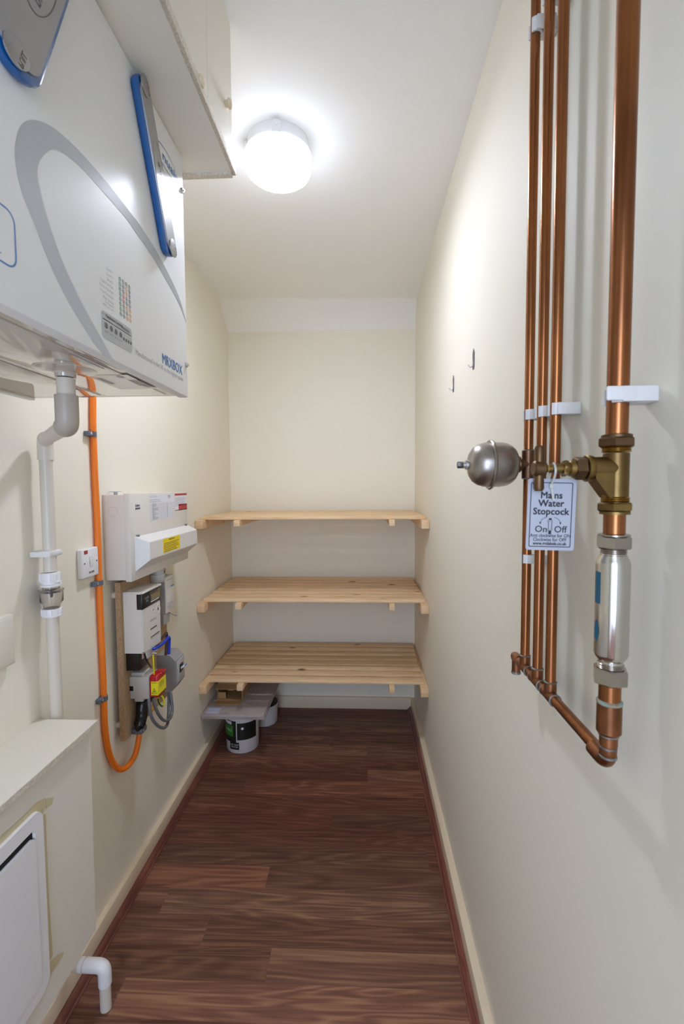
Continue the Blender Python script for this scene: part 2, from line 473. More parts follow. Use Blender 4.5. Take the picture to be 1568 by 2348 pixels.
# skirting boards and dark bead
SK = 0.072
b = MB(); b.box((XL, YF, 0.0), (XL + 0.0195, YB, SK), 0.0015); struct(b, 'baseboard_left', GLOSS)
b = MB(); b.box((XR - 0.0235, YF, 0.0), (XR, YB, SK - 0.002), 0.0015); struct(b, 'baseboard_right', GLOSS)
b = MB(); b.box((XL + 0.0195, YB - 0.02, 0.0), (XR - 0.0235, YB, SK), 0.0015); struct(b, 'baseboard_back', GLOSS)


def bead(x, sgn, name):
    prof = [(0, 0), (0.0225, 0), (0.0225, 0.003), (0.018, 0.0055), (0.0165, 0.0045), (0.013, 0.012), (0.008, 0.0175), (0.0035, 0.0195), (0, 0.0195)]
    b = MB(); bm = b.bm; uvl = bm.loops.layers.uv.new('UVMap')
    Y = [YF, YB - 0.02]
    R_ = [[bm.verts.new((x + sgn * px, y, pz + 0.0003)) for px, pz in prof] for y in Y]
    for i in range(len(prof) - 1):
        f = bm.faces.new((R_[0][i], R_[0][i + 1], R_[1][i + 1], R_[1][i]))
        for lp in f.loops:
            q = lp.vert.co; lp[uvl].uv = (q.y, q.x * 1.0 + q.z)
    bm.faces.new(R_[0]); bm.faces.new(R_[1][::-1])
    o = struct(b, name, BEAD); return o


bead(XL + 0.0195, 1, 'trim_1'); bead(XR - 0.0235, -1, 'trim_2')

# ------------------------------------------------------------------ ceiling lamp
LC = V((-0.262, 1.522, zc(-0.262)))
lamp = thing('ceiling_lamp', LC - Z_ * 0.11, 'round white drum ceiling light, switched on, in the middle of the ceiling', 'lamp')
b = MB(); b.lathe(LC + Z_ * 0.004, -Z_, [(0, 0.094), (0.008, 0.096), (0.030, 0.099), (0.042, 0.1005)], 64)
part(b, 'base', mat('lamp_base_plastic', (0.82, 0.83, 0.86), 0.35), lamp)
b = MB()
b.lathe(LC - Z_ * 0.040, -Z_, [(0, 0.1035), (0.004, 0.1045), (0.022, 0.1045), (0.040, 0.103), (0.053, 0.098), (0.061, 0.088), (0.0655, 0.070), (0.067, 0.035), (0.0675, 0.0)], 64)
OPAL = mat('lit_opal_diffuser', (0.9, 0.9, 0.9), 0.5, emit=LAMP_STRENGTH, ecol=LAMP_COLOUR)
nt = OPAL.node_tree          # the lamp sends most of its light down, less out of its sides
g_ = nt.nodes.new('ShaderNodeNewGeometry'); sp_ = nt.nodes.new('ShaderNodeSeparateXYZ'); nt.links.new(g_.outputs['Normal'], sp_.inputs[0])
mr = nt.nodes.new('ShaderNodeMapRange'); mr.inputs['From Min'].default_value = 0.0; mr.inputs['From Max'].default_value = -1.0
mr.inputs['To Min'].default_value = LAMP_STRENGTH * 0.06; mr.inputs['To Max'].default_value = LAMP_STRENGTH * 0.60
nt.links.new(sp_.outputs['Z'], mr.inputs['Value'])
# the light source shows as a hot spot in the middle of the opal cover
tc_ = nt.nodes.new('ShaderNodeTexCoord'); fl_ = nt.nodes.new('ShaderNodeVectorMath'); fl_.operation = 'MULTIPLY'; fl_.inputs[1].default_value = (1, 1, 0)
ln_ = nt.nodes.new('ShaderNodeVectorMath'); ln_.operation = 'LENGTH'; nt.links.new(tc_.outputs['Object'], fl_.inputs[0]); nt.links.new(fl_.outputs[0], ln_.inputs[0])
hs = nt.nodes.new('ShaderNodeMapRange'); hs.interpolation_type = 'SMOOTHSTEP'; hs.inputs['From Min'].default_value = 0.018; hs.inputs['From Max'].default_value = 0.052
hs.inputs['To Min'].default_value = LAMP_STRENGTH * 4.6; hs.inputs['To Max'].default_value = 0.0; nt.links.new(ln_.outputs['Value'], hs.inputs['Value'])
ad_ = nt.nodes.new('ShaderNodeMath'); ad_.operation = 'ADD'; nt.links.new(mr.outputs[0], ad_.inputs[0]); nt.links.new(hs.outputs[0], ad_.inputs[1])
nt.links.new(ad_.outputs[0], nt.nodes['Principled BSDF'].inputs['Emission Strength'])
part(b, 'diffuser', OPAL, lamp)
for a in (97, 250, 10):
    d = V((math.cos(math.radians(a + 180)), math.sin(math.radians(a + 180)), 0)); e = V((-d.y, d.x, 0))
    b = MB(); c = LC + d * 0.0975
    poly = []
    for t in range(0, 181, 20): poly.append(c + e * (0.013 * math.cos(math.radians(t))) + Z_ * (0.013 * math.sin(math.radians(t)) - 0.017))
    poly += [c - e * 0.013 - Z_ * 0.041, c + e * 0.013 - Z_ * 0.041]
    b.prism(poly, d * 0.0065)
    lug = part(b, 'screw_lug', MATS['lamp_base_plastic'], lamp)
    b = MB(); b.lathe(c + d * 0.0065 - Z_ * 0.016, d, [(0, 0.0065), (0.001, 0.006), (0.0015, 0.004), (0.0008, 0)], 20); b.build('screw', MATS['lamp_base_plastic'], lug)

# ------------------------------------------------------------------ boxed-in cupboard over the ventilation unit
XC, YC, ZC0 = -0.307, 1.142, 2.141
cup = thing('wall_cupboard', (-0.6, 0.4, ZC0), 'cream painted box cupboard with two small knobs, fixed under the ceiling top left', 'cupboard')
b = MB(); b.box((XL, YF, ZC0), (XC, YC - 0.016, ZC0 + 0.016)); part(b, 'base_board', BOARD, cup, smooth=False)
b = MB(); b.box((XC - 0.0005, YF, ZC0 - 0.0005), (XC + 0.008, YC, ZC0 + 0.0175), 0.001); b.box((XL, YC - 0.016, ZC0 - 0.006), (XC, YC, ZC0 + 0.0175), 0.001)
part(b, 'edge_strip', BOARDEDGE, cup, 'raw cut board edge of the cupboard base')
b = MB()
b.prism([(XL, YC - 0.0165, ZC0 + 0.016), (XC, YC - 0.0165, ZC0 + 0.016), (XC, YC - 0.0165, zc(XC)), (XL, YC - 0.0165, ZL)], (0, 0.0165, 0))
part(b, 'side_panel', BOARD, cup, smooth=False); b = MB()
b.prism([(XL, YF, ZC0 + 0.016), (XC - 0.018, YF, ZC0 + 0.016), (XC - 0.018, YF, zc(XC)), (XL, YF, ZL)], (0, 0.018, 0))
part(b, 'side_panel', BOARD, cup, smooth=False)
for y0, y1, kp in ((0.42, 0.9645, (458, 186)), (0.965, YC - 0.0168, (523, 238)), (-0.45, 0.417, None)):
    b = MB(); b.prism([(XC - 0.018, y0, ZC0 + 0.0175), (XC, y0, ZC0 + 0.0175), (XC, y0, zc(XC) - 0.002), (XC - 0.018, y0, zc(XC) - 0.002)], (0, y1 - y0 - 0.0005, 0))
    d = part(b, 'door', BOARD, cup, smooth=False)
    if kp:
        p = at(*kp, 0, XC + 0.006); b = MB()
        b.lathe(V((XC, p.y, p.z)), X_, [(0, 0.0075), (0.005, 0.0075), (0.007, 0.0105), (0.0125, 0.0105), (0.014, 0.008), (0.0142, 0)], 24)
        b.build('knob', GLOSS, d)

# ------------------------------------------------------------------ ventilation unit
XU, UY0, UY1, UZ0, UZ1, XUR = -0.403, 0.36, 1.074, 1.6055, 2.140, -0.765
unit = thing('ventilation_unit', ((XU + XUR) / 2, (UY0 + UY1) / 2, UZ0), 'large white wall-hung ventilation box with a grey oval sweep and blue lettering', 'ventilation unit')
b = MB(); b.box((XUR, UY0 + 0.004, UZ0 + 0.006), (XU - 0.022, UY1 - 0.006, UZ1 - 0.002), 0.002); part(b, 'casing', UNITW, unit)
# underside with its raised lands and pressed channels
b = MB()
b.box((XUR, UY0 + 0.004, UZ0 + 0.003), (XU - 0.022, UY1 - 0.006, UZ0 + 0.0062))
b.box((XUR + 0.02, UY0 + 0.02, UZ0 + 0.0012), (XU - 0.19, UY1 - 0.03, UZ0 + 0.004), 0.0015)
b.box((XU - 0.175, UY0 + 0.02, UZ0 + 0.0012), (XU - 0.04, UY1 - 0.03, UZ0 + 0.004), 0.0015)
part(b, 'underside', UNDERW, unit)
b = MB(); b.box((XU - 0.022, UY0, UZ0), (XU, UY1, UZ1), 0.0022, 3); fp = part(b, 'front_panel', UNITW, unit)
b = MB()
b.box((XUR - 0.012, UY0, UZ0 - 0.003), (XUR + 0.003, UY1 - 0.01, UZ0 + 0.006), 0.001)
part(b, 'mounting_rail', STEEL, unit, 'thin zinc mounting rail at the wall side')
for yy in (UY0 + 0.1, UY1 - 0.12):
    b = MB(); b.box((XL, yy - 0.02, UZ0 + 0.06), (XUR, yy + 0.02, UZ1 - 0.1)); part(b, 'wall_bracket', STEEL, unit)
PX = XU + 0.0004


def pp(x, y, dx=0.0): return at(x, y, 0, PX + dx)


# grey oval sweep
outer = [(238, 815), (209, 777), (157, 691), (112, 598), (78, 510), (52, 445), (39, 390), (35, 339), (46, 292), (71, 275), (107, 284), (143, 309), (186, 350), (229, 399), (268, 447), (304, 494), (321, 516), (357, 573), (393, 641), (414, 691), (427, 738)]
inner = [(261, 828), (233, 777), (186, 691), (143, 598), (112, 510), (94, 445), (86, 403), (90, 372), (105, 352), (124, 343), (154, 357), (193, 391), (229, 431), (264, 471), (293, 505), (311, 532), (321, 546), (350, 589), (389, 656), (412, 700), (427, 740)]
oa = smooth_path([pp(*p) for p in outer], 6); ia = smooth_path([pp(*p) for p in inner], 6)
b = MB(); b.strip(oa, ia, (0, 0, 0)); b.build('printed_sweep', RINGM, fp, smooth=False, recalc=False)['label'] = 'grey printed oval sweep'


def panel_text(b, s, p0, p1, size, bold=0.0, natural=None):
    """text whose baseline runs from photo point p0 to p1 on the front panel"""
    A, B = pp(*p0), pp(*p1)
    c = bpy.data.curves.new('t', 'FONT'); c.body = s; c.size = size
    o = bpy.data.objects.new('t', c); COL.objects.link(o); me = bpy.data.meshes.new_from_object(o)
    w = max(v.co.x for v in me.vertices) - min(v.co.x for v in me.vertices)
    bpy.data.objects.remove(o); bpy.data.curves.remove(c); bpy.data.meshes.remove(me)
    L = abs(B.y - A.y)
    b.text(s, A, Y_, Z_, size, bold, xs=L / w)


b = MB()
panel_text(b, 'MRXBOX', (372, 832), (417, 856), 0.0290, 0.012)
b.build('blue_lettering', BLUEP, fp, smooth=False, recalc=False)['label'] = 'blue model lettering'
b = MB()
panel_text(b, 'nuaire', (372, 362), (414, 441), 0.0235, 0.02)
# ellipse of the maker's mark
c0 = pp(391, 366); ctr = V((PX, 0.984, 2.072)); 
E1 = []; E2 = []
for k in range(0, 41):
    t = math.radians(20 + 300 * k / 40)
    w = 0.0010 + 0.0022 * max(0, math.sin((t) * 0.5)) ** 3
    p = V((PX, ctr.y + 0.060 * math.cos(t), ctr.z + 0.0195 * math.sin(t)))
    q = V((PX, ctr.y + (0.060 - w) * math.cos(t), ctr.z + (0.0195 - w) * math.sin(t)))
    E1.append(p); E2.append(q)
b.strip(E1, E2, (0, 0, 0))
b.build('maker_logo', BLUEP, fp, smooth=False, recalc=False)['label'] = 'blue maker logo'
b = MB()
# rounded frame at the left edge of the view (its printed square code is left out)
fa = []; fb = []
y0, y1, z0, z1, r = 0.44, 0.541, 1.655, 1.716, 0.014
y0, y1, z0, z1 = 0.43, 0.5415, 1.652, 1.7175
for (cy, cz, a0) in ((y1 - r, z1 - r, 90), (y1 - r, z0 + r, 0), (y0 + r, z0 + r, -90), (y0 + r, z1 - r, -180)):
    for k in range(0, 7):
        t = math.radians(a0 - 15 * k)
        fa.append(V((PX, cy + r * math.cos(t), cz + r * math.sin(t)))); fb.append(V((PX, cy + (r - 0.002) * math.cos(t), cz + (r - 0.002) * math.sin(t))))
fa.append(fa[0]); fb.append(fb[0]); b.strip(fa, fb, (0, 0, 0))
b.lines((PX, 0.452, 1.668), Y_, Z_, 0.07, 0.010, 3, 0.3)
b.build('blue_frame', BLUEP, fp, smooth=False, recalc=False)['label'] = 'blue printed rounded frame'
b = MB(); panel_text(b, 'Manufactured in the UK to the highest quality', (311, 812), (420, 876), 0.0135)
b.build('grey_lettering', GREYP, fp, smooth=False, recalc=False)['label'] = 'pale grey line of lettering'
# list of states and coloured dots
yy = [p.y for p in (pp(275, 650), pp(281, 650), pp(287, 655), pp(294, 662))]
names = ['Speed 1', 'Speed 2', 'Speed 3', 'Supply Fan Fault', 'Extract Fan Fault', 'Frost Protection', 'Filter Change', '']
zt, zb_ = pp(276, 641).z, pp(277, 720).z
b = MB()
for i, s in enumerate(names):
    z = zt + (zb_ - zt) * i / 7
    if s: b.text(s, (PX, yy[0] - 0.022, z - 0.002), Y_, Z_, 0.0058, align='RIGHT')
b.text('Hot Required', (PX, yy[0] - 0.022, zb_ + 0.001), Y_, Z_, 0.0048, align='RIGHT')
b.text('(MRX units only)', (PX, yy[0] - 0.022, zb_ - 0.005), Y_, Z_, 0.0048, align='RIGHT')
b.build('state_list', GREYP, fp, smooth=False, recalc=False)
cols = {'g': mat('green_print', (0.02, 0.25, 0.16), 0.4), 'n': DARKP, 'r': mat('red_print', (0.6, 0.02, 0.03), 0.4), 'o': mat('orange_print', (0.75, 0.33, 0.02), 0.4)}
grid = ['gnnn', 'gnon', 'gnon', 'grnn', 'grnn', 'gnoo', 'gnno', 'gnoo']
for key, mm in cols.items():
    b = MB()
    for i, row in enumerate(grid):
        for j, ch in enumerate(row):
            if ch != key: continue
            z = zt + (zb_ - zt) * i / 7; y = yy[0] + 0.0105 * j
            P1 = []; P2 = []
            for k in range(17):
                t = 2 * math.pi * k / 16
                P1.append(V((PX, y + 0.0034 * math.cos(t), z + 0.0034 * math.sin(t)))); P2.append(V((PX, y + 0.0024 * math.cos(t), z + 0.0024 * math.sin(t))))
            b.strip(P1, P2, (0, 0, 0))
            b.quad((PX, y - 0.0009, z - 0.0009), (PX, y + 0.0009, z - 0.0009), (PX, y + 0.0009, z + 0.0009), (PX, y - 0.0009, z + 0.0009))
    b.build('state_dots', mm, fp, smooth=False, recalc=False)
# grey control sticker
q0, q1, q2, q3 = pp(232, 709), pp(301, 759), pp(301, 810), pp(235, 774)
ya, yb, za, zb2 = q0.y, q1.y, q0.z, q2.z
b = MB(); r = 0.006
poly = []
for (cy, cz, a0) in ((yb - r, za - r, 90), (yb - r, zb2 + r, 0), (ya + r, zb2 + r, -90), (ya + r, za - r, -180)):
    for k in range(0, 5):
        t = math.radians(a0 - 22.5 * k); poly.append((PX - 0.0002, cy + r * math.cos(t), cz + r * math.sin(t)))
b.prism(poly, (0.0007, 0, 0)); stk = b.build('control_sticker', mat('grey_sticker', (0.45, 0.46, 0.475), 0.35), fp, smooth=False)
SX = PX + 0.0008
b = MB(); h = za - zb2; w = yb - ya
b.text('Ventilation Controls', (SX, ya + w * 0.12, za - h * 0.17), Y_, Z_, 0.0062, 0.01)
b.lines((SX, ya + w * 0.62, za - h * 0.10), Y_, Z_, w * 0.33, h * 0.12, 2, 0.5)
for k in range(4):
    cy, cz = ya + w * (0.13 + 0.155 * k), za - h * (0.50 + 0.005 * k)
    P_ = []
    for i in range(32):
        t = 2 * math.pi * i / 32; rr = (0.0052, 0.0038)[i % 2]; P_.append((SX, cy + rr * math.cos(t), cz + rr * math.sin(t)))
    b.quad(*P_)
    b.text('Speed %d' % (k + 1), (SX, cy, cz - 0.0105), Y_, Z_, 0.0036, align='CENTER')
for k in range(4):
    cy, cz = ya + w * (0.70 + 0.085 * k), za - h * 0.60
    b.quad(*[(SX, cy + 0.0028 * math.cos(2 * math.pi * i / 16), cz + 0.0028 * math.sin(2 * math.pi * i / 16)) for i in range(16)])
b.build('control_print', DARKP, fp, smooth=False, recalc=False)
b = MB(); b.quad((SX - 0.0003, ya + w * .03, za - h * 0.28), (SX - 0.0003, yb - w * .03, za - h * 0.28), (SX - 0.0003, yb - w * .03, za - h * 0.31), (SX - 0.0003, ya + w * .03, za - h * 0.31))
b.build('sticker_line', mat('pale_line', (0.62, 0.63, 0.64), 0.4), fp, smooth=False, recalc=False)
# screws on the far edge of the panel
for p in ((417, 437), (429, 838)):
    q = pp(*p); q.y = min(q.y, UY1 - 0.008)
    b = MB(); b.lathe((XU, q.y, q.z), X_, [(0, 0.0060), (0.0022, 0.0060), (0.0038, 0.0042), (0.0042, 0)], 20)
    b.lathe((XU, q.y, q.z), X_, [(0.003, 0.0025), (0.0062, 0.0025), (0.0064, 0)], 6)
    part(b, 'screw', STEEL, unit)
# rating labels under the unit
b = MB(); zz = UZ0 + 0.0009


def under(px, py): return at(px, py, 2, zz)


u0 = under(262, 868); u1 = under(335, 905)
for (a, c, n_) in (((262, 868), (345, 893), 1), ((140, 775), (200, 800), 1)):
    pass
lc = under(318, 876); lc.x = min(lc.x, XU - 0.075)
b.quad((lc.x - 0.035, lc.y - 0.06, zz), (lc.x + 0.045, lc.y - 0.06, zz), (lc.x + 0.045, lc.y + 0.065, zz), (lc.x - 0.035, lc.y + 0.065, zz))
ul = part(b, 'rating_label', mat('glossy_white_label', (0.72, 0.70, 0.66), 0.15), unit, smooth=False, recalc=False)
b = MB(); z3 = zz - 0.0004
b.text('CE', (lc.x + 0.030, lc.y - 0.055, z3), Y_, -X_, 0.014, 0.01)
b.text('nuaire', (lc.x + 0.036, lc.y + 0.02, z3), Y_, -X_, 0.012, 0.0)
b.lines((lc.x + 0.022, lc.y - 0.02, z3), Y_, -X_, 0.07, 0.034, 6, 0.4)
for k in range(16):
    yk = lc.y - 0.04 + k * 0.0034; b.quad((lc.x - 0.015, yk, z3), (lc.x - 0.028, yk, z3), (lc.x - 0.028, yk + 0.0016, z3), (lc.x - 0.015, yk + 0.0016, z3))
b.build('label_print', DARKP, ul, smooth=False, recalc=False)
lc2 = under(215, 830); lc2.x = XU - 0.075
b = MB(); b.lines((lc2.x + 0.02, lc2.y - 0.05, z3), Y_, -X_, 0.10, 0.04, 5, 0.35)
part(b, 'warning_print', GREYP, unit, smooth=False, recalc=False)
# spigot plate round the drain
dc = at(150, 850, 2, UZ0)
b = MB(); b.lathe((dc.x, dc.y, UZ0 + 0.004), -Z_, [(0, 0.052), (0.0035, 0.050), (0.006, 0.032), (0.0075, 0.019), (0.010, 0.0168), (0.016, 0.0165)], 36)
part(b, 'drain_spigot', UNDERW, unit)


# pull handles: silver plate on a blue base, one near, one far, tops leaning together
def handle(c, tilt, phi, L=0.275, w=0.088):
    u = V((0, math.sin(tilt), math.cos(tilt)))
    n = Quaternion(u, phi) @ X_
    v = n.cross(u)
    h = MB(); w2 = w / 2

    def outline(L_, W_, off, k=10):
        P_ = []
        for s, a0 in ((1, 0), (-1, 180)):
            for i in range(k + 1):
                t = math.radians(a0 + 180 * i / k)
                P_.append(c + n * off + u * (s * (L_ / 2 - W_ / 2 * 0.75)) + v * (W_ / 2 * math.cos(t)) + u * (W_ / 2 * 0.75 * math.sin(t)))
        return P_
    A = [outline(L, w, -0.012), outline(L + 0.004, w + 0.004, -0.007), outline(L + 0.003, w + 0.003, -0.002), outline(L - 0.003, w - 0.003, 0.000)]
    R_ = [[h.bm.verts.new(p) for p in a] for a in A]
    nn = len(R_[0])
    for P_, Q_ in zip(R_, R_[1:]):
        for i in range(nn): h.bm.faces.new((P_[i], P_[(i + 1) % nn], Q_[(i + 1) % nn], Q_[i]))
    h.bm.faces.new(R_[0][::-1]); h.bm.faces.new(R_[-1])
    hb = part(h, 'handle', BLUEH, unit, 'blue pull handle with a silver face plate')
    h = MB(); h.prism(outline(L - 0.016, w - 0.010, -0.0005), n * 0.0035); pl = h.build('face_plate', SILVER, hb)
    for s in (1, -1):
        h = MB(); cc = c + u * (s * (L / 2 - 0.014)) + n * 0.0028
        h.lathe(cc, n, [(0, 0.017), (0.0018, 0.017), (0.0024, 0.015), (0.0024, 0)], 28)
        h.build('end_tab', SILVER, hb)
    for s in (1, -1):
        h = MB(); cc = c + u * (s * (L / 2 - 0.014)) + n * 0.0055
        h.text('PULL', cc - v * 0.004 - u * 0.013, u, -v, 0.0105, 0.0)
        h.build('engraving', DARKP, hb, smooth=False, recalc=False)
    h = MB()
    cc = c + n * 0.0033
    h.text('nuaire', cc - u * 0.035 + v * 0.002, u, -v, 0.021, 0.0)
    P1 = []; P2 = []
    for k in range(33):
        t = math.radians(20 + 320 * k / 32)
        P1.append(cc + u * (0.052 * math.cos(t)) + v * (0.021 * math.sin(t))); P2.append(cc + u * (0.0505 * math.cos(t)) + v * (0.0198 * math.sin(t)))
    h.strip(P1, P2, (0, 0, 0))
    h.build('engraving', DARKP, hb, smooth=False, recalc=False)
    return hb


handle(V((-0.390, 0.913, 2.003)), math.radians(-25), math.radians(1), 0.282, 0.053)
handle(V((-0.390, 0.583, 2.010)), math.radians(22), math.radians(-9), 0.290, 0.072)

# ------------------------------------------------------------------ drain pipe down to the boxing
PB = V((-0.785, 1.125, 0.0)); Rp = 0.0165
pipe = thing('drain_pipe', (PB.x, PB.y, 0.30), 'off-white plastic drain pipe with elbows and clear dry trap, down the left wall', 'pipe')
dtop = V((dc.x, dc.y, UZ0 + 0.002))
kz = at(150, 975, 1, dc.y).z
E1_ = V((dtop.x, dtop.y, kz))
E2_ = V((PB.x, PB.y, at(101, 1008, 1, PB.y).z))
b = MB(); b.cyl(dtop - Z_ * 0.016, E1_ + Z_ * 0.045, 0.0150, 28)
part(b, 'upper_pipe', PIPEW, pipe)
dd = (E2_ - E1_).normalized()
b = MB(); b.tube(arc_path([E1_ + Z_ * 0.052, E1_, E1_ + dd * 0.034], 0.022, 8), 0.0190, 28)
part(b, 'upper_elbow', PIPEG, pipe, 'grey-beige push-fit elbow')
b = MB(); b.cyl(E1_ + dd * 0.02, E2_ - dd * 0.02, 0.0150, 28)
part(b, 'sloping_pipe', PIPEW, pipe)
b = MB(); b.tube(arc_path([E2_ - dd * 0.028, E2_, E2_ - Z_ * 0.050], 0.022, 8), 0.0180, 28)
part(b, 'lower_elbow', PIPEW, pipe)


def zp(py): return at(120, py, 1, PB.y).z


zA, zB = zp(1310), zp(1408)
b = MB(); b.cyl(E2_ - Z_ * 0.03, V((PB.x, PB.y, zA)), 0.0150, 28); b.cyl(V((PB.x, PB.y, zB + 0.01)), V((PB.x, PB.y, 0.30)), 0.0150, 28)
part(b, 'down_pipe', PIPEW, pipe)
o = V((PB.x, PB.y, 0))


def ring_nut(z0, z1, r, name, m_, teeth=12):
    b = MB(); h = z0 - z1
    b.lathe(V((PB.x, PB.y, z0)), -Z_, [(0, r * 0.80), (0.001, r * 0.96), (0.004, r), (h - 0.004, r), (h - 0.003, r * 1.05), (h, r * 1.05)], 40)
    for k in range(teeth):
        t = 2 * math.pi * k / teeth; d = V((math.cos(t), math.sin(t), 0)); e = V((-d.y, d.x, 0))
        b.obox(V((PB.x, PB.y, (z0 + z1) / 2)) + d * r, d, e, Z_, 0.003, 0.0035, h - 0.006, 0.0006)
    return part(b, name, m_, pipe)


ring_nut(zp(1312), zp(1334), 0.0225, 'ring_nut', WHITEP)
b = MB(); b.lathe(V((PB.x, PB.y, zp(1330))), -Z_, [(0, 0.0200), (zp(1330) - zp(1338), 0.0200), (zp(1330) - zp(1339), 0.0240), (zp(1330) - zp(1343), 0.0240), (zp(1330) - zp(1344), 0.020)], 36)
part(b, 'collar', WHITEP, pipe)
b = MB(); z0 = zp(1343)
b.lathe(V((PB.x, PB.y, z0)), -Z_, [(0, 0.019), (z0 - zp(1350), 0.019), (z0 - zp(1351), 0.0285), (z0 - zp(1354), 0.0285), (z0 - zp(1356), 0.0262), (z0 - zp(1378), 0.0262), (z0 - zp(1386), 0.0195), (z0 - zp(1398), 0.0185), (z0 - zp(1398), 0.0165), (z0 - zp(1386), 0.0175), (z0 - zp(1377), 0.0245), (z0 - zp(1357), 0.0245), (z0 - zp(1352), 0.017), (0, 0.017)], 40)
part(b, 'clear_trap', CLEAR, pipe, 'clear plastic trap chamber')
b = MB(); b.lathe(V((PB.x, PB.y, zp(1352))), -Z_, [(0, 0.017), (0.006, 0.014), (0.010, 0.004), (0.020, 0.003), (0.0201, 0)], 24)
part(b, 'trap_float', mat('dark_grey_rubber', (0.06, 0.055, 0.05), 0.4), pipe)
ring_nut(zp(1393), zp(1411), 0.0225, 'ring_nut', WHITEP)

cl = thing('pipe_bracket', (XL + 0.02, PB.y, zp(1275)), 'white plastic bracket holding the drain pipe to the left wall', 'clip')
b = MB(); zk = zp(1268)
b.obox((PB.x, PB.y, zk), X_, Y_, Z_, 0.040, 0.044, 0.014, 0.004); b.obox((XL + 0.010, PB.y, zk), X_, Y_, Z_, 0.0198, 0.026, 0.014, 0.002)
part(b, 'body', CLIPW, cl)
b = MB(); b.obox((PB.x - 0.004, PB.y - 0.026, zk), X_, Y_, Z_, 0.050, 0.010, 0.0132, 0.001); part(b, 'latch', CLIPW, cl)

# ------------------------------------------------------------------ square cover plate at far left
cp = thing('cover_plate', (XL, 0.95, 0.99), 'plain cream square cover box on the left wall at the picture edge', 'cover plate')
q0 = at(31, 1407, 0, -0.802); q1 = at(33, 1522, 0, -0.802)
b = MB(); b.box((XL, q0.y - 0.13, q1.z), (-0.802, q0.y, q0.z), 0.003); part(b, 'plate', BOARD, cp)
b = MB(); b.box((-0.8025, q0.y - 0.124, q1.z + 0.006), (-0.799, q0.y - 0.006, q0.z - 0.006), 0.0015); part(b, 'lid', BOARD, cp)

# ------------------------------------------------------------------ boxing with access hatch, bottom left
XB = -0.681; ZT = 0.8185; YE = 1.090
box = thing('boxed_enclosure', ((XB + XL) / 2, 0.5, 0.34), 'cream boxed enclosure with a loose top board and white access hatch, lower left', 'enclosure')
BZ0 = at(220, 2132, 0, XB).z
b = MB(); b.box((XL, -0.2, ZT - 0.0125), (-0.668 + 0.004, YE + 0.012, ZT), 0.0008)
tb = part(b, 'top_board', BOARD, box)
b = MB(); b.box((-0.668 + 0.003, -0.2, ZT - 0.0125), (-0.668 + 0.0055, YE + 0.012, ZT - 0.0006)); b.build('cut_edge', BOARDEDGE, tb, smooth=False)['label'] = 'rough cut edge of the top board'
ye = at(207, 1675, 0, XB).y; ye2 = at(220, 2132, 0, XB).y
HY1 = at(100, 1900, 0, XB + 0.005).y; 
HZ1 = at(88, 1870, 0, XB + 0.005).z
HZ0 = at(62, 2325, 0, XB + 0.005).z
b = MB(); pts = [(XB, -0.2, ZT - 0.0125), (XB, ye, ZT - 0.0125), (XB, ye2, BZ0), (XB, -0.2, BZ0)]
b.prism(pts, (-0.016, 0, 0)); part(b, 'front_board', BOARD, box, smooth=False)
b = MB(); b.prism([(XL, ye - 0.016, ZT - 0.0125), (XB - 0.016, ye - 0.016, ZT - 0.0125), (XB - 0.016, ye2 - 0.016, BZ0), (XL, ye2 - 0.016, BZ0)], (0, 0.0155, 0))
part(b, 'side_board', BOARD, box, smooth=False)
# hatch: rounded frame, recessed slot, door leaf
# corner positions read on the board plane
P_tr = at(101, 1905, 0, XB + 0.006); P_top = at(70, 1876, 0, XB + 0.006); P_br = at(108, 2235, 0, XB + 0.006)
fy1 = P_tr.y; fz1 = P_top.z + 0.002; fz0 = at(0, 2420, 0, XB + 0.006).z; fz0 = at(60, 2330, 0, XB + 0.006).z - 0.012


def rrect(x, y0, y1, z0, z1, r, k=6):
    P_ = []
    for (cy, cz, a0) in ((y1 - r, z1 - r, 90), (y1 - r, z0 + r, 0), (y0 + r, z0 + r, -90), (y0 + r, z1 - r, -180)):
        for i in range(k + 1):
            t = math.radians(a0 - 90 / k * i); P_.append(V((x, cy + r * math.cos(t), cz + r * math.sin(t))))
    return P_


hy0 = 0.36
b = MB(); A = rrect(XB, hy0, fy1, fz0, fz1, 0.028); B = rrect(XB + 0.007, hy0 + 0.001, fy1 - 0.002, fz0 + 0.002, fz1 - 0.002, 0.026)
iy1, iz1, iz0 = fy1 - 0.027, fz1 - 0.032, fz0 + 0.03
C_ = rrect(XB + 0.007, hy0 + 0.03, iy1, iz0, iz1, 0.012); D_ = rrect(XB + 0.0005, hy0 + 0.03, iy1, iz0, iz1, 0.012)
rings = [[b.bm.verts.new(p) for p in q] for q in (A, B, C_, D_)]
for P_, Q_ in zip(rings, rings[1:]):
    for i in range(len(P_)): j = (i + 1) % len(P_); b.bm.faces.new((P_[i], P_[j], Q_[j], Q_[i]))
hf = part(b, 'hatch_frame', WHITEP, box, 'white plastic rounded hatch frame')
b = MB(); b.quad(*rrect(XB + 0.0006, hy0 + 0.03, iy1, iz0, iz1, 0.012)); part(b, 'hatch_recess', GAPM, box, 'dark finger slot above the hatch door', smooth=False)
b = MB(); A = rrect(XB + 0.0010, hy0 + 0.032, iy1 - 0.001, iz0 + 0.001, iz1 - 0.017, 0.010); B = rrect(XB + 0.0085, hy0 + 0.032, iy1 - 0.001, iz0 + 0.001, iz1 - 0.017, 0.010)
R_ = [[b.bm.verts.new(p) for p in q] for q in (A, B)]
for i in range(len(A)): j = (i + 1) % len(A); b.bm.faces.new((R_[0][i], R_[0][j], R_[1][j], R_[1][i]))
b.bm.faces.new(R_[1]); part(b, 'hatch_door', WHITEP, box, 'white hatch door leaf')
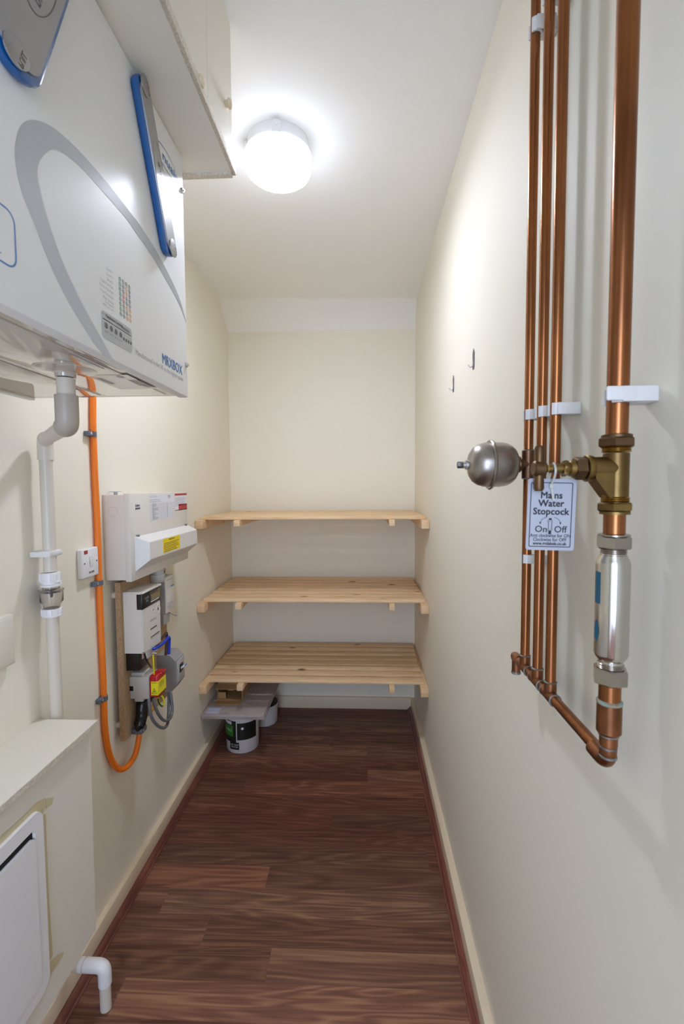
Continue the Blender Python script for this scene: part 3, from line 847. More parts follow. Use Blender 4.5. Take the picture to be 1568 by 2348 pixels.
# strips of buff tape round the frame
b = MB(); TX = XB + 0.0006


def tp(*pts): b.prism([at(x, y, 0, TX) for x, y in pts], (0.0004, 0, 0))


tp((0, 1918), (30, 1893), (62, 1862), (84, 1840), (104, 1830), (104, 1850), (98, 1866), (85, 1868), (60, 1884), (30, 1912), (0, 1945))
tp((105, 1832), (121, 1829), (120, 1842), (106, 1854))
tp((99, 1868), (104, 1866), (108, 1960), (112, 2060), (121, 2190), (111, 2208), (107, 2120), (103, 1990))
tp((110, 2214), (120, 2200), (132, 2189), (146, 2183), (144, 2192), (124, 2222), (108, 2248))
part(b, 'masking_tape', TAPE, box, 'buff strips of masking tape')

# ------------------------------------------------------------------ floor outlet pipe
fo = thing('waste_pipe_outlet', (-0.69, 1.142, 0), 'short white plastic pipe elbow dropping into the floor, lower left', 'pipe')
zc_ = at(225, 2214, 1, 1.142).z
k0 = V((-0.694, 1.142, zc_))
b = MB(); b.cyl((XL + 0.015, 1.142, zc_), (-0.74, 1.142, zc_), 0.0150, 28); b.cyl((-0.694, 1.142, zc_ - 0.02), (-0.694, 1.142, 0.001), 0.0142, 28); part(b, 'pipe', PIPEW, fo)
b = MB(); b.tube(arc_path([k0 - X_ * 0.052, k0, k0 - Z_ * 0.050], 0.020, 8), 0.0168, 28); part(b, 'elbow', WHITEP, fo)
b = MB(); b.cyl(k0 - X_ * 0.066, k0 - X_ * 0.055, 0.0172, 28); part(b, 'collar', WHITEP, fo)

# ------------------------------------------------------------------ orange mains cable
XO = -0.8105
pc = [(213, 905), (213, 960), (214, 998), (218, 1100), (223, 1200), (227, 1335), (231, 1430), (236, 1540), (238, 1600), (240, 1660), (246, 1710), (257, 1746), (274, 1764), (292, 1757), (309, 1732), (317, 1700), (320, 1674), (322, 1640)]
cp_ = []
for i, (x, y) in enumerate(pc):
    xx = XO if i < 12 else XO + min(1, (i - 11) / 4) * 0.030
    cp_.append(at(x, y, 0, xx))
cp_ = [V((XO, cp_[0].y, cp_[0].z + k * 0.06)) for k in (5, 4, 3, 2, 1)] + cp_
cab = MB(); cab.tube(smooth_path(cp_, 8), 0.0092, 20); cable = cab.build('mains_cable', ORANGE, origin=(XL, cp_[1].y, 0.47))
tag(cable, 'thick orange cable clipped down the left wall, looping up to the meter board', 'cable')


def saddle(p, label, w=0.015, flip=1, d=-Z_):
    t = thing('cable_clip', (XL, p.y, p.z), label, 'clip', 'grey cleats on the orange cable')
    b = MB(); n_ = 14; Pq = []
    for i in range(n_ + 1):
        a = math.pi * i / n_; Pq.append((math.sin(a) * 0.0118, math.cos(a) * 0.0118))
    outer_ = [(p.x - XL + sx, sy) for sx, sy in Pq]
    poly = [V((XL, p.y + 0.0118, p.z))] + [V((p.x + sx, p.y + sy, p.z)) for sx, sy in Pq] + [V((XL, p.y - 0.0118, p.z))]
    poly = [q - Z_ * w / 2 for q in poly]
    b.prism(poly, Z_ * w)
    b.box((XL, p.y - 0.031, p.z - w / 2), (XL + 0.017, p.y - 0.009, p.z + w / 2), 0.003)
    part(b, 'saddle', CLIPG, t)
    b = MB(); b.lathe((XL + 0.017, p.y - 0.018, p.z), X_, [(0, 0.0042), (0.001, 0.0042), (0.002, 0.003), (0.0022, 0)], 16); part(b, 'screw', STEEL, t)
    return t


saddle(at(212, 996, 0, XO), 'grey cable cleat on the orange cable just below the ventilation box')
saddle(at(227, 1336, 0, XO), 'grey cable cleat on the orange cable beside the lower corner of the consumer unit')
saddle(at(238, 1600, 0, XO), 'grey cable cleat on the orange cable left of the lower half of the meter board')

# ------------------------------------------------------------------ fused spur plate
sp0 = at(186, 1262.6, 0, -0.802); sp1 = at(226, 1315.5, 0, -0.802)
sy0, sy1, sz1, sz0 = 1.287, 1.369, sp0.z + 0.001, sp0.z - 0.0845
sp = thing('fused_spur_switch', (XL, (sy0 + sy1) / 2, sz0), 'white square switched spur plate with a small red light, lettered ALARM', 'switch')
b = MB(); b.box((XL, sy0, sz0), (-0.803, sy1, sz1), 0.0035, 3); plate = part(b, 'plate', WHITEP, sp)
SXP = -0.8027
b = MB(); w = sy1 - sy0; h = sz1 - sz0
b.box((SXP - 0.001, sy0 + w * 0.12, sz1 - h * 0.17), (SXP + 0.0006, sy0 + w * 0.32, sz1 - h * 0.05)); part(b, 'neon_lens', REDL, sp, smooth=False)
b = MB(); b.box((SXP - 0.001, sy0 + w * 0.42, sz0 + h * 0.36), (SXP + 0.0005, sy0 + w * 0.60, sz1 - h * 0.31), 0.0004); part(b, 'fuse_carrier', WHITEP, sp)
b = MB()
for (a0, a1, c0_, c1_) in ((.415, .42, .36, .69), (.60, .605, .36, .69), (.415, .605, .355, .36), (.415, .605, .69, .695), (.43, .445, .42, .60)):
    b.quad((SXP + 0.0008, sy0 + w * a0, sz0 + h * c0_), (SXP + 0.0008, sy0 + w * a1, sz0 + h * c0_), (SXP + 0.0008, sy0 + w * a1, sz0 + h * c1_), (SXP + 0.0008, sy0 + w * a0, sz0 + h * c1_))
b.text('ALARM', (SXP + 0.0003, sy0 + w * 0.52, sz0 + h * 0.14), Y_, Z_, 0.0085, 0.02, 'CENTER')
part(b, 'lettering', DARKP, sp, smooth=False, recalc=False)
for f in (0.13, 0.88):
    b = MB(); b.lathe((SXP - 0.0003, sy0 + w * f, sz0 + h * 0.51), X_, [(0, 0.0028), (0.0004, 0.0028), (0.0006, 0)], 16); part(b, 'screw', mat('dark_screw', (0.12, 0.12, 0.12), 0.4, 0.6), sp)

# ------------------------------------------------------------------ consumer unit
cu = thing('consumer_unit', (-0.77, 1.62, 1.105), 'off-white metal consumer unit with a hinged cover and a yellow label', 'consumer unit')
CX1, CY0, CY1, CZ0, CZ1 = -0.731, 1.425, 1.905, 1.099, 1.3785
b = MB(); b.box((XL, CY0 + 0.004, CZ0 + 0.004), (CX1 - 0.018, CY1 - 0.004, CZ1 - 0.004), 0.001); body = part(b, 'body', METALC, cu)
b = MB(); b.box((CX1 - 0.0185, CY0, CZ0), (CX1, CY1, CZ1), 0.0012); lid = part(b, 'lid', METALC, cu)
# knockout ring and top grommet
b = MB(); kc = at(259, 1173, 1, CY0 + 0.0038); P1 = []; P2 = []
for k in range(33):
    t = 2 * math.pi * k / 32; P1.append(V((kc.x + 0.0155 * math.cos(t), CY0 + 0.0036, kc.z + 0.0155 * math.sin(t)))); P2.append(V((kc.x + 0.0145 * math.cos(t), CY0 + 0.0036, kc.z + 0.0145 * math.sin(t))))
b.strip(P1, P2, (0, 0, 0)); b.build('knockout', mat('metal_shadow_line', (0.50, 0.48, 0.44), 0.5), body, smooth=False, recalc=False)
gq = at(266, 1129, 2, CZ1)
b = MB(); b.lathe((-0.795, CY0 + 0.04, CZ1 - 0.004), Z_, [(0, 0.006), (0.009, 0.006), (0.0095, 0.019), (0.0115, 0.019), (0.0117, 0)], 28); part(b, 'cable_grommet', mat('pale_grey_plastic', (0.5, 0.52, 0.54), 0.4), cu)
# hinged cover
c0_, c1_ = at(306, 1231, 0, CX1), at(436, 1208, 0, CX1)
fy0, fy1_ = CY0 + 0.018, CY1 + 0.01
zt_, zf1, zf0, zb_2 = at(306, 1231, 0, CX1).z, 0, 0, 0
XF = -0.686
f1 = at(325, 1248, 0, XF); f0 = at(327, 1290, 0, XF); g0 = at(313, 1310, 0, CX1)
zt_ = c0_.z; fyA = c0_.y; 
b = MB()
ya_, yb_ = fyA + 0.004, CY1 - 0.004
sec = lambda y, iy: [V((CX1, y, zt_)), V((XF, y + iy * 0.010, f1.z)), V((XF, y + iy * 0.012, f0.z)), V((CX1, y, g0.z))]
S0 = [b.bm.verts.new(p) for p in sec(ya_, 1)]; S1 = [b.bm.verts.new(p) for p in sec(yb_, -1)]
for i in range(4): j = (i + 1) % 4; b.bm.faces.new((S0[i], S0[j], S1[j], S1[i]))
b.bm.faces.new(S0[::-1]); b.bm.faces.new(S1)
bmesh.ops.bevel(b.bm, geom=list(b.bm.edges), offset=0.0015, segments=2, affect='EDGES')
cov = part(b, 'hinged_cover', mat('white_cover_metal', (0.72, 0.705, 0.675), 0.32), cu)
for yq in (ya_ + 0.02, yb_ - 0.02):
    b = MB(); b.cyl((CX1 + 0.002, yq - 0.007, zt_ + 0.001), (CX1 + 0.002, yq + 0.007, zt_ + 0.001), 0.004, 12); b.build('hinge', mat('grey_hinge', (0.22, 0.22, 0.22), 0.4, 0.5), cov)
# labels on the lid
LX = CX1 + 0.0005


def lidp(x, y): return at(x, y, 0, LX)


def flat(mb, x, y0, y1, z0, z1): mb.quad((x, y0, z0), (x, y1, z0), (x, y1, z1), (x, y0, z1))


m0, m1 = lidp(342, 1131), lidp(400, 1188)
py0, py1, pz1, pz0 = lidp(342, 1131).y, lidp(399, 1129).y, CZ1 - 0.008, lidp(343, 1196).z
b = MB(); flat(b, LX, py0, py1, pz0, pz1); part(b, 'schedule_label', PAPER, cu, smooth=False, recalc=False)
b = MB(); LX2 = LX + 0.0004
b.text('CIRCUIT DETAILS', (LX2, py0 + 0.003, pz1 - 0.008), Y_, Z_, 0.0072); b.lines((LX2, py0 + 0.003, pz1 - 0.012), Y_, Z_, 0.09, 0.012, 2, 0.3)
b.text('MB', (LX2, py0 + 0.15, pz1 - 0.014), Y_, Z_, 0.018, 0.01); 
nr = 16; tz1 = pz1 - 0.030; tz0 = pz0 + 0.004
for i in range(nr + 1):
    z = tz1 + (tz0 - tz1) * i / nr; flat(b, LX2, py0 + 0.005, py1 - 0.003, z, z + 0.0005)
for f in (0, 0.08, 0.42, 0.48, 0.54, 0.6, 0.66, 0.72, 0.80, 0.87, 0.94, 1):
    y = py0 + 0.005 + (py1 - py0 - 0.008) * f; flat(b, LX2, y, y + 0.0005, tz0, tz1)
for i in range(nr):
    z = tz1 + (tz0 - tz1) * (i + 0.7) / nr; flat(b, LX2, py0 + 0.02, py0 + 0.02 + 0.04 * random.random() + 0.01, z, z + 0.0018)
    flat(b, LX2, py0 + (py1 - py0) * 0.67, py0 + (py1 - py0) * 0.70, z, z + 0.0018)
part(b, 'schedule_print', GREYP, cu, smooth=False, recalc=False)
ry0, ry1 = lidp(400.5, 1130).y, CY1 - 0.004; rz1, rz0 = CZ1 - 0.006, lidp(401, 1171).z
b = MB(); flat(b, LX, ry0, ry1, rz0, rz1); part(b, 'notice_label', PAPER, cu, smooth=False, recalc=False)
b = MB(); flat(b, LX2, ry0, ry1, rz1 - 0.008, rz1); flat(b, LX2, ry0 + (ry1 - ry0) * 0.28, ry1, rz0, rz0 + 0.024); flat(b, LX2, ry0, ry1, rz0, rz0 + 0.002)
part(b, 'notice_bands', REDLAB, cu, smooth=False, recalc=False)
b = MB(); b.lines((LX2, ry0 + 0.004, rz1 - 0.013), Y_, Z_, (ry1 - ry0) * 0.9, 0.035, 6, 0.35); part(b, 'notice_print', GREYP, cu, smooth=False, recalc=False)
by0, by1 = lidp(309, 1156).y, lidp(321.5, 1155).y; bz1, bz0 = lidp(309, 1156).z, lidp(309, 1170).z
b = MB(); flat(b, LX, by0, by1, bz0, bz1); part(b, 'maker_label', PAPER, cu, smooth=False, recalc=False)
b = MB(); b.text('Crabtree', (LX2, by0 + 0.001, (bz0 + bz1) / 2 + 0.001), Y_, Z_, 0.0125, 0.02, xs=(by1 - by0) / 0.056); flat(b, LX2, by0 + 0.002, by1 - 0.002, bz0 + 0.002, bz0 + 0.0075)
part(b, 'maker_print', DARKP, cu, smooth=False, recalc=False)
b = MB(); YX = XF + 0.0005; yl0, yl1 = at(374, 1245, 0, YX), at(412, 1230, 0, YX)
lz1, lz0 = at(374, 1236, 0, YX).z, at(377, 1268, 0, YX).z
lz1 = min(lz1, f1.z - 0.002); lz0 = max(lz0, f0.z + 0.002)
flat(b, YX, yl0.y, yl1.y, lz0, lz1); part(b, 'yellow_label', YELLOW, cu, 'yellow important notice label', smooth=False, recalc=False)
b = MB(); b.text('IMPORTANT', (YX + 0.0004, (yl0.y + yl1.y) / 2, lz1 - 0.009), Y_, Z_, 0.009, 0.01, 'CENTER'); b.lines((YX + 0.0004, yl0.y + 0.006, lz1 - 0.012), Y_, Z_, yl1.y - yl0.y - 0.012, lz1 - lz0 - 0.015, 6, 0.4)
part(b, 'label_print', mat('brown_print', (0.25, 0.16, 0.02), 0.5), cu, smooth=False, recalc=False)
# gland under the unit
gl = at(359, 1318, 0, -0.765)
b = MB(); gz = CZ0 + 0.004; gc = V((-0.766, 1.688, gz))
hh = lambda py: gz - at(359, py, 1, 1.70).z
b.lathe(gc, -Z_, [(0, 0.021), (0.008, 0.021), (0.0085, 0.026), (0.015, 0.026), (0.0155, 0.022), (0.028, 0.022), (0.029, 0.0275), (0.053, 0.0275), (0.060, 0.023), (0.061, 0.014)], 12)
part(b, 'cable_gland', mat('pale_gland_plastic', (0.52, 0.52, 0.50), 0.35), cu)

# ------------------------------------------------------------------ meter board with meter, cut-out and isolator
XM = -0.785
q = [at(288, 1699, 0, XM), at(275, 1345, 0, XM), at(373, 1570, 0, XM)]
MY0, MY1, MZ0, MZ1 = 1.455, 1.800, 0.5615, 1.090
mb = thing('meter_board', (XM - 0.01, (MY0 + MY1) / 2, MZ0), 'raw chipboard backing board on spacers below the consumer unit', 'board')
b = MB(); b.box((XM - 0.018, MY0, MZ0), (XM, MY1, MZ1)); part(b, 'board', CHIP, mb, smooth=False)
for y, z in ((MY0 + 0.02, MZ0 + 0.045), (MY0 + 0.02, MZ1 - 0.045), (MY1 - 0.03, MZ0 + 0.045), (MY1 - 0.03, MZ1 - 0.045)):
    b = MB(); b.cyl((XL, y, z), (XM - 0.018, y, z), 0.011, 20); part(b, 'spacer', PIPEW, mb)

# meter
XMF = -0.723
mt = thing('electricity_meter', (-0.74, 1.55, 0.75), 'pale grey electricity meter with a black display band on the chipboard', 'meter')
my0 = 1.470; my1 = 1.608
mz1 = 1.052; mz0 = 0.851
mzl = at(367, 1474, 0, XMF).z
mt_y2 = my0 + (my1 - my0) * 0.42
b = MB()
poly = [(XMF, my0, mz1), (XMF, my1, mz1), (XMF, my1, mzl), (XMF, my0 + (my1 - my0) * .36, mzl), (XMF, my0 + (my1 - my0) * .36, mz0), (XMF, my0, mz0)]
b.prism(poly, (XM - XMF, 0, 0)); bmesh.ops.bevel(b.bm, geom=[e for e in b.bm.edges if all(v.co.x > XMF - 0.001 for v in e.verts)], offset=0.003, segments=2, affect='EDGES')
mbody = part(b, 'case', METERW, mt)
b = MB(); b.box((XM, my0 - 0.001, mz1 - 0.003), (XMF + 0.006, my1 + 0.001, mz1 + 0.004), 0.0018); part(b, 'cap', METERW, mt)
dz0 = at(316, 1404, 0, XMF).z; dz1 = mz1 - 0.004
b = MB(); b.box((XMF - 0.017, my0 - 0.0012, dz0), (XMF + 0.002, my1 - 0.0005, dz1), 0.0015); band = part(b, 'display_band', BLACK, mt, 'glossy black display band')
b = MB(); dy0, dy1 = my0 + (my1 - my0) * 0.42, my0 + (my1 - my0) * 0.96
b.box((XMF + 0.001, dy0, dz0 + 0.012), (XMF + 0.0032, dy1, dz1 - 0.006), 0.0008); b.build('display_window', LCD, band)
b = MB(); b.box((XMF + 0.003, dy0 + 0.004, dz0 + 0.016), (XMF + 0.0036, dy1 - 0.004, dz0 + 0.036)); b.build('display_screen', LCDS, band, smooth=False)
b = MB(); b.box((XMF + 0.0032, dy0, dz0 + 0.011), (XMF + 0.0040, dy1 - 0.012, dz0 + 0.0135)); b.build('display_edge', WHITEP, band, smooth=False)
b = MB(); fx = XMF + 0.0024
b.text('Landis', (fx, my0 + 0.018, dz0 + 0.030), Y_, Z_, 0.0115, 0.0); b.text('Gyr', (fx, my0 + 0.026, dz0 + 0.020), Y_, Z_, 0.0105, 0.0)
b.build('maker_mark', mat('pale_blue_print', (0.45, 0.5, 0.55), 0.4), band, smooth=False, recalc=False)
b = MB(); cz_ = dz0 - 0.028
for (f, rr) in ((0.86, 0.017), (0.58, 0.008)):
    c = V((XMF, my0 + (my1 - my0) * f, cz_ + (0.004 if rr < .01 else 0)))
    b.lathe(c, X_, [(-0.001, rr), (0.0012, rr), (0.0015, rr * 0.85), (0.0002, rr * 0.8), (0.0002, 0)], 28, closed=False)
part(b, 'port_ring', METERW, mt)
b = MB(); fx = XMF + 0.0006
c = V((fx, my0 + (my1 - my0) * .86, cz_)); b.quad(*[(fx, c.y + 0.005 * math.cos(t * math.pi / 8), c.z + 0.005 * math.sin(t * math.pi / 8)) for t in range(16)])
c = V((fx, my0 + (my1 - my0) * .58, cz_ + 0.008)); b.quad(*[(fx, c.y + 0.003 * math.cos(t * math.pi / 8), c.z + 0.003 * math.sin(t * math.pi / 8)) for t in range(16)])
for (dz, wf, hh_) in ((0.052, .3, .0012), (0.056, .35, .0012), (0.085, .36, .005), (0.112, .5, .004), (0.116, .45, .0008)):
    y = my0 + (my1 - my0) * .40; b.quad((fx, y, dz0 - dz), (fx, y + (my1 - my0) * wf, dz0 - dz), (fx, y + (my1 - my0) * wf, dz0 - dz + hh_), (fx, y, dz0 - dz + hh_))
part(b, 'front_print', DARKP, mt, smooth=False, recalc=False)
b = MB(); b.box((XMF - 0.050, my0 + (my1 - my0) * .37, mzl - 0.030), (XMF - 0.012, my1 - 0.002, mzl + 0.001), 0.001); part(b, 'terminal_block', METERP, mt)
b = MB(); b.cyl((XMF - 0.008, my0 + (my1 - my0) * .55, mzl - 0.018), (XMF + 0.006, my0 + (my1 - my0) * .62, mzl - 0.024), 0.003, 12); part(b, 'seal_screw', STEEL, mt)
# black terminal cover below the meter
XT = -0.742
tz1_, tz0_ = mz0 + 0.02, at(310, 1546, 0, XT).z
b = MB(); b.box((XM, my0 + 0.006, tz0_), (XT, my0 + 0.075, tz1_), 0.002); part(b, 'terminal_cover', BLACK, mt, 'black terminal shroud under the meter')
b = MB(); a0 = at(325, 1503, 0, XT + 0.001); flat(b, XT + 0.001, a0.y, a0.y + 0.030, tz0_ + 0.032, tz1_ - 0.012); part(b, 'warning_label', mat('pink_label', (0.62, 0.50, 0.46), 0.5), mt, smooth=False, recalc=False)
b = MB(); b.lines((XT + 0.0014, a0.y + 0.002, tz1_ - 0.016), Y_, Z_, 0.026, 0.035, 7, 0.35); part(b, 'warning_print', REDLAB, mt, smooth=False, recalc=False)

# white communications box behind
ch = thing('communications_box', (-0.77, 1.78, 0.87), 'tall white communications box behind the electricity meter', 'box')
XH = -0.740
hy0_, hy1_ = at(380, 1350, 0, XH).y, at(399, 1350, 0, XH).y
hz1, hz0 = at(380, 1324, 0, XH).z, at(381, 1408, 0, XH).z
b = MB(); b.box((XM, hy0_, hz0), (XH, hy1_, hz1), 0.003); part(b, 'case', METERW, ch)
b = MB(); b.box((XM, hy0_ + 0.002, hz0 - 0.045), (XH - 0.012, hy1_ - 0.02, hz0 + 0.002), 0.002); part(b, 'terminal_skirt', mat('grey_skirt_plastic', (0.42, 0.42, 0.43), 0.4), ch)
b = MB(); b.box((XM + 0.001, hy0_ - 0.0006, hz0 + 0.001), (XH - 0.003, hy0_ + 0.002, hz1 - 0.003)); part(b, 'side_panel', MATS['grey_skirt_plastic'], ch, smooth=False)
b = MB()
for (dz, h_, w_) in ((0.012, .003, .6), (0.100, .007, .6), (0.113, .002, .4), (0.118, .002, .35)):
    flat(b, XH + 0.0006, hy0_ + 0.012, hy0_ + 0.012 + (hy1_ - hy0_) * w_, hz1 - dz - h_, hz1 - dz)
part(b, 'front_print', GREYP, ch, smooth=False, recalc=False)
b = MB(); flat(b, XH + 0.0006, hy0_ + 0.045, hy0_ + 0.075, hz1 - 0.045, hz1 - 0.040); part(b, 'blue_mark', BLUEP, ch, smooth=False, recalc=False)
b = MB(); b.cyl((XH - 0.008, hy0_ + 0.05, hz0 - 0.010), (XH + 0.010, hy0_ + 0.07, hz0 - 0.026), 0.003, 12); part(b, 'seal_screw', STEEL, ch)

# service cut-out with red fuse carrier
co = thing('service_cutout', (-0.74, 1.5, 0.58), 'beige grey service cut-out with a red fuse carrier and yellow warning sticker', 'fuse box')
XG = -0.7195
cy0 = 1.494; czt = 0.7615; czb = 0.686
cyL = cy0; cyR = cy0 + 0.075
b = MB(); b.box((XM, cyL, czb), (XG, cyR, czt), 0.0022); cbody = part(b, 'body', GREYL, co)
b = MB(); b.box((XM + 0.0, cyL - 0.0008, czb + 0.028), (XM + 0.012, cyL + 0.004, czb + 0.044)); part(b, 'side_slot', GAPM, co, smooth=False)
b = MB(); b.box((XM, cyL + 0.012, czt - 0.001), (XM + 0.045, cyR - 0.006, czt + 0.010), 0.002); b.box((XM + 0.05, cyL + 0.010, czt - 0.001), (XG - 0.018, cyR - 0.012, czt + 0.003), 0.001)
part(b, 'top_lug', GREYL, co)
b = MB(); b.box((XM + 0.012, cyL + 0.006, czb - 0.013), (XM + 0.042, cyL + 0.036, czb + 0.001), 0.003); part(b, 'cable_entry', GREYL, co)
XK = -0.690
kzt, kzb = at(345, 1548, 0, XG).z, at(342, 1602, 0, XG).z
b = MB(); b.box((XG - 0.0005, cyL + 0.004, czb + 0.002), (XK, cyR - 0.004, czt + 0.004), 0.006, 3); fus = part(b, 'fuse_carrier', REDP, co, 'glossy red fuse carrier')
b = MB(); b.box((XK - 0.010, cyL + 0.025, czt - 0.002), (XK + 0.004, cyR - 0.008, czt + 0.006), 0.003); b.build('finger_grip', REDP, fus)
ywr = XK + 0.0006
yz1, yz0 = czt - 0.016, czb + 0.012
b = MB(); b.box((XG + 0.006, cyL + 0.0034, yz0), (ywr, cyR - 0.008, yz1), 0.0001); ysl = b.build('warning_sticker', mat('yellow_warning_sticker', (0.80, 0.70, 0.01), 0.4), fus, smooth=False)
b = MB()
# triangle with a small figure, on the near side of the sticker
sd = cyL + 0.0031; tx0, tx1 = XG + 0.008, ywr - 0.003; tzb = yz0 + 0.006; tzt = tzb + 0.019; txm = (tx0 + tx1) / 2
o3 = [V((tx0, sd, tzb)), V((tx1, sd, tzb)), V((txm, sd, tzt))]; ce = sum(o3, V()) / 3
i3 = [ce + (p - ce) * 0.80 for p in o3]
for k in range(3): b.quad(o3[k], o3[(k + 1) % 3], i3[(k + 1) % 3], i3[k])
b.quad(ce + V((-0.003, 0, -0.003)), ce + V((0.003, 0, 0.000)), ce + V((0.001, 0, 0.003)), ce + V((-0.001, 0, 0.001)))
b.quad(ce + V((-0.001, 0, 0.003)), ce + V((0.001, 0, 0.003)), ce + V((0.001, 0, 0.0055)), ce + V((-0.001, 0, 0.0055)))
b.text('SSE Power', (tx0 - 0.001, sd, yz1 - 0.006), X_, Z_, 0.0045, 0.01)
b.lines((ywr + 0.0004, cyL + 0.014, yz1 - 0.005), Y_, Z_, 0.04, 0.020, 5, 0.3)
b.build('sticker_print', BLACKP, fus, smooth=False, recalc=False)
# black cable boot
b = MB()
bp_ = [at(343, 1590, 0, XM + 0.030), at(327, 1615, 0, XM + 0.024), at(325, 1640, 0, XM + 0.024), at(320, 1662, 0, XM + 0.024), at(319, 1676, 0, XM + 0.020)]
b.tube(smooth_path(bp_, 5), [0.022] * 6 + [0.020] * 5 + [0.019] * 5 + [0.014] * 5, 18)
part(b, 'cable_boot', mat('black_heatshrink', (0.006, 0.006, 0.007), 0.25, bump=0.5, bscale=30, bdist=0.006), co, 'wrinkled black heat-shrink cable boot')
pcl = at(319, 1672, 0, XM + 0.018)
ct = thing('cable_clip', (XM, pcl.y, pcl.z), 'grey cable cleat at the foot of the chipboard where the orange cable ends', 'clip', 'grey cleats on the orange cable')
b = MB(); b.obox(pcl, X_, Y_, Z_, 0.040, 0.040, 0.020, 0.006); part(b, 'saddle', CLIPG, ct)
b = MB(); b.lathe(pcl + X_ * 0.02 - Y_ * 0.008, X_, [(0, 0.004), (0.001, 0.004), (0.002, 0.0025), (0.0021, 0)], 12); part(b, 'screw', STEEL, ct)

# grey isolator on the right of the board
iso = thing('isolator_switch', (-0.70, 1.73, 0.66), 'grey isolator box with angled corners and a small blue-tipped toggle, right of the chipboard', 'switch box')
XI0, XI1 = XM, -0.655
iy0 = 1.700
P2_ = lambda x, y: at(x, y, 1, iy0)
pf = [P2_(365, 1503), P2_(388, 1503), P2_(402, 1517), P2_(405, 1570), P2_(393, 1587), P2_(376, 1587), P2_(374, 1560)]
pf = [V((p.x, iy0, p.z)) for p in pf]
pf[0] = V((XM, iy0, pf[1].z)); pf[-2] = V((XM + 0.03, iy0, pf[-2].z)); pf[-1] = V((XM, iy0, pf[-1].z + 0.02))
b = MB(); b.prism(pf, (0, 0.082, 0)); part(b, 'case', GREYB, iso, smooth=False)
xf = pf[2].x
b = MB()
zi = (pf[2].z + pf[3].z) / 2
b.box((xf - 0.002, iy0 + 0.012, pf[3].z + 0.004), (xf + 0.004, iy0 + 0.076, pf[2].z - 0.004), 0.001); part(b, 'front_cover', mat('light_grey_switch_plastic', (0.42, 0.42, 0.42), 0.4), iso)
b = MB(); b.box((xf + 0.003, iy0 + 0.028, zi - 0.010), (xf + 0.006, iy0 + 0.060, zi + 0.022), 0.001); part(b, 'switch_bezel', BLACK, iso)
b = MB(); b.obox((xf + 0.012, iy0 + 0.042, zi + 0.010), V((0.8, 0, 0.6)), Y_, V((-0.6, 0, 0.8)), 0.020, 0.014, 0.006, 0.001); part(b, 'toggle', WHITEP, iso)
b = MB(); b.obox((xf + 0.022, iy0 + 0.042, zi + 0.016), V((0.8, 0, 0.6)), Y_, V((-0.6, 0, 0.8)), 0.008, 0.012, 0.004, 0.0006); part(b, 'toggle_tip', BLUEP, iso, 'blue toggle tip')

# loose conductors: each its own thing


def wire(name, pts, r, m_, label, n=8):
    b = MB(); b.tube(smooth_path(pts, n), r, 14); o = b.build(name, m_); tag(o, label, 'cable'); return o


wire('blue_cable', [at(350, 1489, 0, -0.715), at(362, 1483, 0, -0.705), at(374, 1475, 0, -0.700), at(384, 1463, 0, -0.700), at(388, 1462, 0, -0.702), at(388, 1475, 0, -0.704), at(387, 1500, 0, -0.706)], 0.0050, BLUEC, 'blue cable curving from the electricity meter into the grey isolator')
wire('brown_cable', [at(355, 1483, 0, -0.735), at(368, 1468, 0, -0.735), at(379, 1454, 0, -0.735), at(382, 1453, 0, -0.735), at(382, 1470, 0, -0.737), at(380, 1502, 0, -0.74)], 0.0052, BROWNC, 'dark brown cable beside the blue one, entering the isolator')
wire('earth_cable', [at(351, 1502, 0, -0.70), at(352, 1520, 0, -0.70), at(353, 1540, 0, -0.705), at(353, 1560, 0, -0.715)], 0.0024, YELC, 'straight yellow earth cable above the red fuse carrier')
wire('grey_cable', [at(341, 1602, 0, -0.70), at(343, 1625, 0, -0.695), at(349, 1648, 0, -0.69), at(362, 1664, 0, -0.685), at(375, 1669, 0, -0.68), at(384, 1660, 0, -0.685), at(386, 1640, 0, -0.69), at(387, 1610, 0, -0.70), at(387, 1588, 0, -0.70)], 0.0052, GREYC, 'outer loop of thick grey cable hanging lowest below the isolator')
wire('grey_cable', [at(352, 1602, 0, -0.70), at(356, 1620, 0, -0.695), at(363, 1637, 0, -0.69), at(373, 1650, 0, -0.685), at(384, 1652, 0, -0.68), at(392, 1643, 0, -0.68), at(395, 1625, 0, -0.685), at(393, 1605, 0, -0.69), at(391, 1586, 0, -0.695)], 0.0052, GREYC, 'inner loop of thick grey cable hanging below the isolator')
gy = wire('earth_loop', [at(362, 1600, 0, -0.715), at(365, 1611, 0, -0.715), at(371, 1618, 0, -0.712), at(376, 1614, 0, -0.71), at(375, 1604, 0, -0.712), at(371, 1596, 0, -0.715)], 0.0032, YELC, 'small yellow and green earth cable loop under the red fuse carrier')
b = MB(); b.tube(smooth_path([p + V((0.0012, -0.0028, -0.0012)) for p in (at(362, 1600, 0, -0.715), at(365, 1611, 0, -0.715), at(371, 1618, 0, -0.712), at(374, 1616, 0, -0.71))], 8), 0.0026, 12); o_ = part(b, 'green_stripe', GREENC, gy)
wire('thin_black_cable', [at(331, 1499, 0, -0.70), at(335, 1512, 0, -0.70), at(341, 1523, 0, -0.705), at(346, 1530, 0, -0.72)], 0.0030, BLACK, 'thin black cable hooking down under the electricity meter')
b = MB(); ys = at(334, 1647, 0, XM + 0.001)
a_, b_ = at(334, 1650, 0, XM + 0.0004), at(352, 1625, 0, XM + 0.0004)
for t in (0, 0.42, 0.75):
    p0 = a_.lerp(b_, t); p1 = a_.lerp(b_, t + 0.25); b.prism([p0, p1, p1 + Z_ * 0.012, p0 + Z_ * 0.012], (0.0006, 0, 0))
